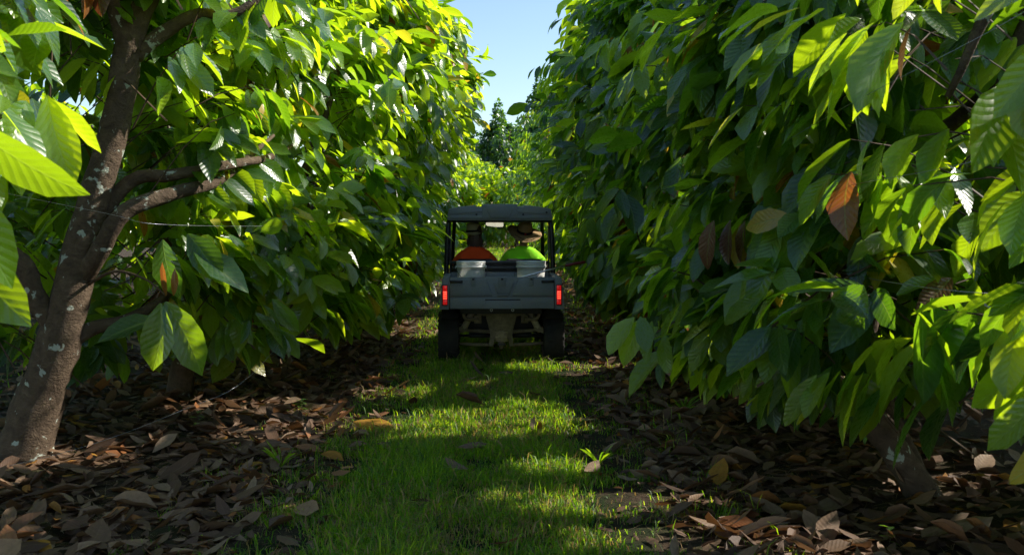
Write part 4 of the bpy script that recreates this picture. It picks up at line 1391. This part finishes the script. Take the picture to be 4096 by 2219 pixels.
cage = empty('roll_cage', (0, 1.0, 0), 0, UTV)
for s in (-1, 1):
    MB().tube([(s * 0.695, 0.0, 0.55), (s * 0.69, 0.0, 1.1), (s * 0.672, 0.0, 1.60), (s * 0.655, 0.03, 1.76)], 0.034, 10, smooth=4).build('rear_post', M_STEEL, cage, smooth=True)
    MB().tube([(s * 0.63, 1.10, 0.9), (s * 0.625, 0.95, 1.3), (s * 0.60, 0.72, 1.70), (s * 0.60, 0.6, 1.78)], 0.027, 10, smooth=4).build('front_post', M_STEEL, cage, smooth=True)
    MB().tube([(s * 0.655, 0.03, 1.76), (s * 0.63, 0.4, 1.785), (s * 0.60, 0.6, 1.78)], 0.027, 10, smooth=3).build('side_rail', M_STEEL, cage, smooth=True)
    # side net beside the seat
    MB().prism([(0.04, 0.75), (0.10, 0.75), (0.085, 1.70), (0.035, 1.70)], s * 0.642 - 0.012, s * 0.642 + 0.012, axis='x').build('post_guard', M_BLACK, cage, bevel=0.004)
MB().tube([(-0.66, 0.02, 1.765), (0.66, 0.02, 1.765)], 0.026, 10).build('rear_crossbar', M_STEEL, cage, smooth=True)
MB().tube([(-0.60, 0.6, 1.78), (0.60, 0.6, 1.78)], 0.024, 10).build('front_crossbar', M_STEEL, cage, smooth=True)

# --- moulded roof
roof = empty('roof', (0, 0.93, 0), 0, UTV)
ol = [(-0.675, 1.775), (-0.655, 1.765), (0.655, 1.765), (0.675, 1.775), (0.672, 1.85), (0.650, 1.912), (0.50, 1.932), (0.30, 1.945), (0.0, 1.950), (-0.30, 1.945), (-0.50, 1.932), (-0.650, 1.912), (-0.672, 1.85)]
MB().prism(ol, 0.0, 1.12).build('roof_shell', M_BODY, roof, bevel=0.012)
for s in (-1, 1):
    sp = [(s * 0.215, 1.87), (s * 0.660, 1.84), (s * 0.655, 1.916), (s * 0.50, 1.945), (s * 0.315, 1.962), (s * 0.285, 1.905), (s * 0.215, 1.90)]
    MB().prism(sp if s > 0 else sp[::-1], -0.012, 1.05).build('roof_shoulder', M_BODY, roof, bevel=0.008)
MB().prism([(-0.225, 1.80), (0.225, 1.80), (0.225, 1.962), (0.20, 1.976), (-0.20, 1.976), (-0.225, 1.962)], -0.02, 1.08).build('roof_centre_rib', M_BODY, roof, bevel=0.01)
MB().prism([(-0.12, 1.806), (0.12, 1.806), (0.17, 1.90), (0.16, 1.955), (-0.16, 1.955), (-0.17, 1.90)], -0.030, 0.0).build('roof_panel', M_BODY, roof, bevel=0.006)
MB().prism([(-0.64, 1.79), (0.64, 1.79), (0.65, 1.828), (-0.65, 1.828)], -0.016, 0.0).build('roof_lip', M_BODY, roof, bevel=0.005)
for xx in (-0.30, 0.30, 0.60):
    MB().lathe([(0.0, 0), (0.013, 0.0), (0.013, 0.008), (0.0, 0.011)], 12).build('roof_bolt', M_BLACK, roof, loc=(xx, -0.013, 1.842 if xx < 0.5 else 1.87), rot=(R(90), 0, 0))
# --- rear-view mirror under the front crossbar
mir = empty('rear_view_mirror', (-0.055, 1.5, 1.72), 0, UTV)
MB().prism([(-0.12, 0.045), (-0.13, -0.01), (-0.11, -0.035), (0.02, -0.05), (0.115, -0.05), (0.13, -0.03), (0.13, 0.045)], -0.004, 0.022).build('mirror_housing', M_BLACK, mir, bevel=0.008)
MB().prism([(-0.110, 0.038), (-0.118, -0.008), (-0.10, -0.027), (0.02, -0.041), (0.108, -0.041), (0.119, -0.026), (0.119, 0.038)], -0.008, -0.002).build('mirror_glass', M_MIRROR, mir)
MB().tube([(0, 0.02, 0.04), (0, 0.06, 0.08)], 0.012, 8).build('mirror_stem', M_BLACK, mir, smooth=True)


def utv_world(p):
    c, s_ = math.cos(R(2.3)), math.sin(R(2.3))
    return (-0.119 + p[0] * c - p[1] * s_, 11.9 + p[0] * s_ + p[1] * c, UG - 0.015 + p[2])


# ------------------------------------------------------------------ buckets in the bed
def bucket_mat():
    n = NT('white_bucket_plastic')
    v = n.obj()
    g = n.noise(7, 5, 0.65, v)
    mp = n.node('ShaderNodeMapping')
    mp.inputs['Scale'].default_value = (14, 14, 1.6)
    n.link(v, mp.inputs[0])
    d = n.noise(2.0, 5, 0.7, mp.outputs[0])
    c = n.mix(n.ramp(g, [(0.4, 0.0), (0.7, 0.5)]), (0.90, 0.91, 0.89), (0.78, 0.77, 0.72))
    c = n.mix(n.ramp(d, [(0.62, 0.0), (0.74, 0.7)]), c, (0.22, 0.17, 0.11))
    n.put(n.b.inputs['Base Color'], c)
    n.set(Roughness=0.4)
    tr = n.node('ShaderNodeBsdfTranslucent')
    tr.inputs[0].default_value = (0.85, 0.86, 0.82, 1)
    mx = n.node('ShaderNodeMixShader')
    mx.inputs[0].default_value = 0.3
    n.link(n.b.outputs[0], mx.inputs[1])
    n.link(tr.outputs[0], mx.inputs[2])
    n.link(mx.outputs[0], n.out.inputs[0])
    return n.m


M_BUCKET = bucket_mat()


def bucket(label, lx, ly, hand):
    b = empty('bucket', utv_world((lx, ly, 0.838)), 0)
    tag(b, label, 'bucket', 'white buckets in the cargo bed')
    k = 0.18
    prof = [(0.001, 0.0), (0.148, 0.0), (0.155, 0.012), (0.172, 0.30), (0.174, 0.345), (0.187, 0.347), (0.188, 0.372), (0.178, 0.374), (0.180, 0.386), (0.184, 0.388), (0.184, 0.394), (0.180, 0.396), (0.181, 0.408), (0.184, 0.411), (0.183, 0.424), (0.176, 0.426), (0.172, 0.40), (0.150, 0.02), (0.001, 0.016)]
    MB().lathe(prof, 48).build('bucket_body', M_BUCKET, b, smooth=True)
    a = np.linspace(0, math.pi, 20)
    pts = [(0.193 * math.cos(t), -0.15 * math.sin(t) * 0.95 - 0.02 - 0.06 * math.sin(t), 0.355 - 0.185 * math.sin(t)) for t in a]
    pts = [(x, min(y, -math.sqrt(max(0, 0.190 ** 2 - x * x)) - 0.002) if abs(x) < 0.188 else y, z) for x, y, z in pts]
    hd = MB().tube(pts, 0.0032, 6).build('wire_handle', M_STEEL, b, smooth=True, rot=(0, 0, hand))
    for t in (0, math.pi):
        MB().box(0.182, 0.197, -0.012, 0.012, 0.335, 0.37).build('handle_lug', M_BUCKET, b, bevel=0.004, rot=(0, 0, t + hand))
    return b


bucket('left one of the two dirty white plastic buckets behind the orange shirt', -0.372, 0.42, 0.25)
bucket('right one of the two white plastic buckets, behind the green shirt', 0.372, 0.42, -0.5)

# pole tool sticking out of the bed to the right
tool = empty('picking_pole', utv_world((0.0, 0.12, 1.015)), R(2.3) + R(8))
tag(tool, 'aluminium pole with dark red grip sticking out of the bed on the right', 'pole tool')
MB().tube([(-0.25, 0, -0.06), (0.50, 0, 0.128), (0.80, 0, 0.200)], 0.0105, 10).build('shaft', M_SILVER, tool, smooth=True)
MB().tube([(0.79, 0, 0.198), (0.81, 0, 0.203), (0.90, 0, 0.222), (1.02, 0, 0.240), (1.04, 0, 0.243)], [0.013, 0.018, 0.019, 0.017, 0.012], 10).build('grip', M_REDGRIP, tool, smooth=True)

# ------------------------------------------------------------------ the two riders
def skin_obj(name, nodes, edges, mat, parent, root=0, sub=2, smooth=True):
    me = bpy.data.meshes.new(name + '_tmp')
    me.from_pydata([n[:3] for n in nodes], edges, [])
    o = bpy.data.objects.new(name + '_tmp', me)
    COL.objects.link(o)
    o.modifiers.new('skin', 'SKIN')
    ly_ = me.skin_vertices[0].data if me.skin_vertices else None
    if ly_ is None:
        bm = bmesh.new()
        bm.from_mesh(me)
        bm.verts.layers.skin.verify()
        bm.to_mesh(me)
        bm.free()
        ly_ = me.skin_vertices[0].data
    for i, n in enumerate(nodes):
        ly_[i].radius = (n[3], n[4] if len(n) > 4 else n[3])
        ly_[i].use_root = (i == root)
    s = o.modifiers.new('sub', 'SUBSURF')
    s.levels = sub
    s.render_levels = sub
    dg = bpy.context.evaluated_depsgraph_get()
    m2 = bpy.data.meshes.new_from_object(o.evaluated_get(dg))
    bpy.data.objects.remove(o)
    m2.name = name
    m2.materials.clear()
    m2.materials.append(mat)
    m2.polygons.foreach_set('use_smooth', np.ones(len(m2.polygons), dtype=bool))
    return link(name, m2, parent)


def cloth(name, col, rough=0.85, scale=220, var=0.12):
    n = NT(name)
    v = n.obj()
    a = n.noise(6, 4, 0.6, v)
    b = n.noise(scale, 2, 0.5, v)
    n.put(n.b.inputs['Base Color'], n.mix(n.ramp(a, [(0.3, 0.0), (0.7, 1.0)]), tuple(c * (1 - var) for c in col), col))
    n.set(Roughness=rough)
    n.b.inputs['Specular IOR Level'].default_value = 0.2
    n.bump(n.math('ADD', n.math('MULTIPLY', a, 2.0), n.math('MULTIPLY', b, 0.2)), 0.35, 0.02)
    return n.m


M_SKIN = cloth('skin', (0.42, 0.24, 0.16), 0.5, 90, 0.15)
M_ORANGE = cloth('orange_shirt_cloth', (1.0, 0.10, 0.02))
M_GREEN = cloth('lime_shirt_cloth', (0.36, 1.0, 0.03))
M_TROUSER = cloth('dark_trousers', (0.04, 0.045, 0.06))
M_HAIR = plastic('brown_hair', (0.085, 0.042, 0.026), 0.45, 0.4, scale=60)
M_BOOT = plastic('work_boot', (0.07, 0.045, 0.03), 0.6)
M_BAND = cloth('black_hat_band', (0.012, 0.012, 0.014))
M_REDTAB = cloth('red_tab', (0.30, 0.02, 0.02))
M_EYE = plastic('eye', (0.6, 0.6, 0.6), 0.2)


def straw_mat(name, c1, c2, ring=150):
    n = NT(name)
    v = n.obj()
    sep = n.node('ShaderNodeSeparateXYZ')
    n.link(v, sep.inputs[0])
    ang = n.math('ARCTAN2', sep.outputs[1], sep.outputs[0])
    rad = n.math('SQRT', n.math('ADD', n.math('MULTIPLY', sep.outputs[0], sep.outputs[0]), n.math('MULTIPLY', sep.outputs[1], sep.outputs[1])))
    lev = n.math('SUBTRACT', rad, n.math('MULTIPLY', sep.outputs[2], 1.0))
    a = n.math('SINE', n.math('MULTIPLY', lev, ring * 4.0))
    b = n.math('SINE', n.math('ADD', n.math('MULTIPLY', ang, 60.0), n.math('MULTIPLY', lev, ring * 2.0)))
    wv = n.math('MULTIPLY', n.math('ADD', a, b), 0.5)
    g = n.noise(18, 4, 0.6, v)
    c = n.mix(n.ramp(wv, [(0.0, 0.0), (0.75, 1.0)]), c1, c2)
    c = n.mix(n.ramp(g, [(0.4, 0.0), (0.75, 0.5)]), c, c1)
    n.put(n.b.inputs['Base Color'], c)
    n.set(Roughness=0.75)
    n.bump(wv, 0.6, 0.004)
    return n.m


M_STRAWHAT = straw_mat('woven_straw', (0.30, 0.18, 0.07), (0.78, 0.56, 0.28))
M_OLIVE = cloth('olive_felt', (0.55, 0.47, 0.27), 0.9, 120, 0.3)


def rider(label, lx, sh_w, shirt_mat, hands_on_wheel, tilt):
    """seated person; local origin on the seat cushion, facing +y"""
    p = empty('person', utv_world((lx, 1.34, 0.83)), R(2.3))
    tag(p, label, 'person')
    nodes, edges = [], []

    def add(x, y, z, r1, r2=None, to=None):
        nodes.append((x, y, z, r1, r2 if r2 else r1))
        if to is not None:
            edges.append((to, len(nodes) - 1))
        return len(nodes) - 1

    pel = add(0, 0, 0.10, 0.15, 0.12)
    wai = add(0, -0.02, 0.27, 0.12, 0.095, pel)
    che = add(0, -0.02, 0.44, 0.125, 0.095, wai)
    nb = add(0, -0.01, 0.575, 0.058, 0.055, che)
    nk = add(tilt * 0.01, 0.0, 0.64, 0.055, 0.058, nb)
    h1 = add(tilt * 0.02, 0.02, 0.70, 0.070, 0.085, nk)
    h2 = add(tilt * 0.03, 0.02, 0.78, 0.078, 0.096, h1)
    h3 = add(tilt * 0.035, 0.015, 0.85, 0.066, 0.08, h2)
    add(tilt * 0.02, 0.125, 0.745, 0.012, 0.014, h1)             # nose
    for s in (-1, 1):
        add(s * 0.088 + tilt * 0.02, 0.01, 0.75, 0.010, 0.022, h2)   # ear
        sh = add(s * (sh_w - 0.02), -0.015, 0.495, 0.045, 0.045, che)
        if hands_on_wheel:
            el = add(s * (sh_w + 0.06), 0.17, 0.31, 0.042, 0.042, sh)
            wr = add(s * 0.16, 0.39, 0.27, 0.028, 0.028, el)
            pa = add(s * 0.155, 0.455, 0.28, 0.034, 0.022, wr)
            fing = [(0.03, 0.05, 0.03), (0.012, 0.06, 0.035), (-0.008, 0.06, 0.035), (-0.026, 0.052, 0.03)]
            th = (-s * 0.035, 0.03, -0.01)
        else:
            el = add(s * (sh_w + 0.05), 0.06, 0.27, 0.043, 0.043, sh)
            wr = add(s * 0.17, 0.28, 0.175, 0.029, 0.029, el)
            pa = add(s * 0.15, 0.35, 0.165, 0.036, 0.020, wr)
            fing = [(0.03, 0.06, -0.005), (0.012, 0.075, -0.01), (-0.008, 0.073, -0.01), (-0.027, 0.06, -0.012)]
            th = (-s * 0.04, 0.02, -0.005)
        for fx, fy, fz in fing:
            f1 = add(nodes[pa][0] + fx, nodes[pa][1] + fy * 0.6, nodes[pa][2] + fz * 0.3 + 0.006, 0.0095, 0.009, pa)
            f2 = add(nodes[pa][0] + fx * 1.1, nodes[pa][1] + fy, nodes[pa][2] + fz * 0.6, 0.0085, 0.0085, f1)
            add(nodes[pa][0] + fx * 1.1, nodes[pa][1] + fy * 1.15, nodes[pa][2] + fz * 0.2 - 0.02, 0.0075, 0.0075, f2)
        t1 = add(nodes[pa][0] + th[0], nodes[pa][1] + th[1] - 0.03, nodes[pa][2] + th[2], 0.011, 0.011, pa)
        add(nodes[pa][0] + th[0] * 1.2, nodes[pa][1] + th[1] + 0.015, nodes[pa][2] + th[2] - 0.006, 0.009, 0.009, t1)
        hp = add(s * 0.095, 0.04, 0.07, 0.085, 0.08, pel)
        kn = add(s * 0.13, 0.44, 0.10, 0.06, 0.06, hp)
        an = add(s * 0.12, 0.56, -0.30, 0.04, 0.04, kn)
        he = add(s * 0.12, 0.58, -0.355, 0.04, 0.035, an)
        add(s * 0.125, 0.72, -0.37, 0.038, 0.025, he)
    skin_obj('body', nodes, edges, M_SKIN, p)
    # shirt over the torso and upper arms
    N2, E2 = [], []

    def a2(x, y, z, r1, r2, to=None):
        N2.append((x, y, z, r1, r2))
        if to is not None:
            E2.append((to, len(N2) - 1))
        return len(N2) - 1

    c0 = a2(0, -0.005, 0.07, 0.185, 0.155)
    c1 = a2(0, -0.02, 0.25, 0.185, 0.15, c0)
    c2 = a2(0, -0.022, 0.42, 0.20, 0.145, c1)
    c3 = a2(0, -0.02, 0.53, 0.155, 0.105, c2)
    c4 = a2(0, -0.01, 0.60, 0.076, 0.078, c3)
    for s in (-1, 1):
        q1 = a2(s * sh_w * 0.93, -0.02, 0.495, 0.092, 0.088, c2)
        q2 = a2(s * (sh_w + 0.055), 0.03, 0.395, 0.076, 0.076, q1)
        a2(s * (sh_w + 0.075), 0.075, 0.33, 0.070, 0.068, q2)
    skin_obj('shirt', N2, E2, shirt_mat, p, root=1)
    N3 = [(0, 0.0, 0.10, 0.18, 0.15)]
    E3 = []
    for s in (-1, 1):
        b0 = len(N3)
        N3 += [(s * 0.10, 0.05, 0.085, 0.105, 0.10), (s * 0.133, 0.44, 0.10, 0.078, 0.078), (s * 0.122, 0.55, -0.27, 0.062, 0.062)]
        E3 += [(0, b0), (b0, b0 + 1), (b0 + 1, b0 + 2)]
        skin_obj('boot', [(s * 0.12, 0.56, -0.28, 0.055, 0.055), (s * 0.12, 0.575, -0.36, 0.055, 0.048), (s * 0.125, 0.73, -0.375, 0.05, 0.034)], [(0, 1), (1, 2)], M_BOOT, p, sub=2)
    skin_obj('trousers', N3, E3, M_TROUSER, p)
    for s in (-1, 1):
        MB().lathe([(0.0, -0.011), (0.008, -0.008), (0.011, 0), (0.008, 0.008), (0.0, 0.011)], 10).build('eye', M_EYE, p, smooth=True, loc=(s * 0.032 + tilt * 0.03, 0.100, 0.775))
    return p


def hair(p, strands, zlen, seed, spread=0.02):
    r = np.random.default_rng(seed)
    mb = MB()
    for k in range(strands):
        a = r.uniform(-0.15, math.pi + 0.15)          # around the back of the head
        x0, y0 = 0.074 * math.cos(a), 0.02 - 0.088 * math.sin(a)
        zt = 0.80
        ln = zlen * r.uniform(0.7, 1.1)
        ww = r.normal(0, spread, 3)
        x1 = x0 * r.uniform(0.9, 1.15) + ww[0]
        mb.tube([(x0, y0, zt), (x0 * 1.06, y0 * 1.06 - 0.005, zt - ln * 0.4), (x1, y0 * 0.95 - 0.012, zt - ln * 0.75), (x1 + ww[1], y0 * 0.9 - 0.02, zt - ln)], [0.011, 0.012, 0.009, 0.002], 5, smooth=3)
    # scalp under the strands
    mb.lathe([(0.001, 0.915), (0.05, 0.90), (0.082, 0.86), (0.092, 0.80), (0.090, 0.74)], 20, 0, 0.01)
    return mb.build('hair', M_HAIR, p, smooth=True)


def hat(name, p, mat, crown, brim_r, brim_z, loc, rot, band=True, shape=None, parts=True):
    h_ = empty(name, loc, 0, p)
    h_.rotation_euler = rot
    MB().lathe(crown + [(r_ - 0.004, z_ - 0.003) for r_, z_ in crown[::-1] if r_ > 0.01], 40).build('hat_crown', mat, h_, smooth=True)
    V, F = [], []
    na, nr = 56, 9
    r0 = crown[-1][0] - 0.002
    for i in range(nr + 1):
        for j in range(na):
            a = 2 * math.pi * j / na
            t = i / nr
            rr = r0 + (brim_r(a) - r0) * t
            V.append((rr * math.cos(a), rr * math.sin(a), crown[-1][1] + brim_z(a, t)))
    for i in range(nr):
        for j in range(na):
            k = (j + 1) % na
            F.append([i * na + j, i * na + k, (i + 1) * na + k, (i + 1) * na + j])
    n0 = len(V)
    V += [(x, y, z - 0.004) for x, y, z in V]
    F += [[q + n0 for q in f[::-1]] for f in F]
    for j in range(na):
        k = (j + 1) % na
        F.append([nr * na + j, nr * na + k, n0 + nr * na + k, n0 + nr * na + j])
    MB().add(V, F).build('hat_brim', mat, h_, smooth=True)
    return h_


P1 = rider('person in an orange shirt and olive hat seated in the vehicle', -0.318, 0.185, M_ORANGE, True, -0.6)
hair(P1, 60, 0.235, 4, 0.016)
crown1 = [(0.001, 0.135), (0.045, 0.136), (0.075, 0.128), (0.090, 0.105), (0.097, 0.05), (0.103, 0.0)]
h1_ = hat('hat', P1, M_OLIVE, crown1, lambda a: 0.150 + 0.01 * math.cos(2 * a), lambda a, t: 0.055 * t ** 1.6 * abs(math.cos(a)) ** 2.2 - 0.020 * t * abs(math.sin(a)), (-0.015, 0.015, 0.775), (R(3), R(-3), 0))
MB().lathe([(0.1005, 0.012), (0.1045, 0.012), (0.1022, 0.04), (0.098, 0.04)], 40, closed=True).build('hat_band', M_BAND, h1_, smooth=True)
P2 = rider('person in a lime green shirt and wide straw hat seated in the vehicle', 0.322, 0.192, M_GREEN, False, 0.9)
hair(P2, 26, 0.12, 6, 0.006)
crown2 = [(0.001, 0.155), (0.03, 0.157), (0.062, 0.148), (0.083, 0.125), (0.093, 0.07), (0.102, 0.0)]
h2_ = hat('straw_hat', P2, M_STRAWHAT, crown2, lambda a: 0.225 + 0.012 * math.sin(a * 2 + 0.6), lambda a, t: -0.045 * t + (0.085 * t ** 2 * max(0.0, math.cos(a - math.pi)) ** 1.5) + 0.02 * t * max(0.0, math.cos(a)), (0.02, -0.01, 0.785), (R(27), R(6), 0))
MB().lathe([(0.0985, 0.004), (0.1055, 0.004), (0.1015, 0.036), (0.096, 0.036)], 40, closed=True).build('hat_band', M_BAND, h2_, smooth=True)
MB().box(-0.012, 0.012, -0.1075, -0.099, 0.006, 0.034).build('band_tab', M_REDTAB, h2_, bevel=0.002, rot=(0, 0, R(4)))
MB().tube([(-0.13, -0.13, 0.01), (-0.04, -0.165, -0.014), (0.03, -0.175, -0.020), (0.035, -0.20, -0.045), (0.038, -0.205, -0.075)], 0.003, 6, smooth=5).build('chin_cord', M_BAND, h2_, smooth=True)
MB().tube([(0.03, -0.175, -0.020), (0.09, -0.17, -0.02), (0.14, -0.13, -0.01)], 0.003, 6, smooth=4).build('chin_cord', M_BAND, h2_, smooth=True)

# ------------------------------------------------------------------ trellis wires and pods
def wire(label, pts, rad=0.0011, mat=None):
    o0 = np.array(pts[0], float)
    o = MB().tube([np.array(q) - o0 for q in pts], rad, 5, smooth=6).build('wire', mat or M_WIRE, None, smooth=True, loc=tuple(o0))
    tag(o, label, 'wire', 'thin wires strung along the rows')
    return o


wire('thin wire slanting through the top of the right foliage', [(2.3, 3.2, 2.85), (1.75, 3.45, 2.46), (1.35, 4.2, 2.2), (1.55, 6.5, 2.1), (2.2, 9, 2.1)])
wire('thin wire crossing the big right leaves at mid height', [(2.4, 3.2, 2.02), (1.75, 3.4, 1.98), (1.52, 3.65, 1.93), (1.7, 6.0, 1.9), (2.3, 9.0, 1.9)])
wire('thin wire low between the right leaves', [(2.4, 3.1, 1.60), (1.85, 3.5, 1.50), (1.55, 3.7, 1.50), (1.9, 6.0, 1.45)])
wire('thin wire running past the forked trunk under its limbs', [(-3.9, 6.5, 2.05), (-2.7, 6.6, 1.80), (-2.3, 6.75, 1.72), (-1.6, 9.0, 1.7)])
wire('pale wire rising over the dry leaves from the left edge', [(-4.0, 6.2, 0.05), (-2.9, 6.3, 0.26), (-2.3, 6.9, 0.43), (-1.95, 7.4, 0.60), (-1.9, 9.5, 1.0)])


def pod(label, p, col, L=0.17, rot=(0.1, 0.1, 0)):
    n = plastic('pod_husk', col, 0.7, 0.35, dirt=(0.02, 0.014, 0.01), scale=25, spec=0.3)
    mb = MB()
    sides, rows = 20, 10
    V, F = [], []
    for i in range(rows + 1):
        t = i / rows
        rr = 0.043 * math.sin(math.pi * min(1, t * 0.96 + 0.02)) ** 0.7 * (1 - 0.25 * t)
        for j in range(sides):
            a = 2 * math.pi * j / sides
            q = rr * (1 + 0.10 * math.cos(5 * a))
            V.append((q * math.cos(a), q * math.sin(a), -t * L))
    for i in range(rows):
        for j in range(sides):
            k = (j + 1) % sides
            F.append([i * sides + j, i * sides + k, (i + 1) * sides + k, (i + 1) * sides + j])
    mb.add(V, F)
    o = empty('cocoa_pod', p)
    o.rotation_euler = rot
    tag(o, label, 'cocoa pod')
    mb.build('husk', n, o, smooth=True)
    MB().tube([(0, 0, -0.006), (0.003, 0, 0.02), (0.012, 0.01, 0.045)], [0.006, 0.005, 0.005], 6).build('stalk', M_TWIG, o, smooth=True)
    return o


pod('dried pale yellow cocoa pod hanging on the twisted right stem', (1.97, 5.88, 0.83), (0.34, 0.25, 0.09))
pod('black shrivelled cocoa pod hanging beside the pale yellow pod', (2.10, 5.86, 0.76), (0.035, 0.028, 0.02), 0.18, (-0.1, -0.12, 0))
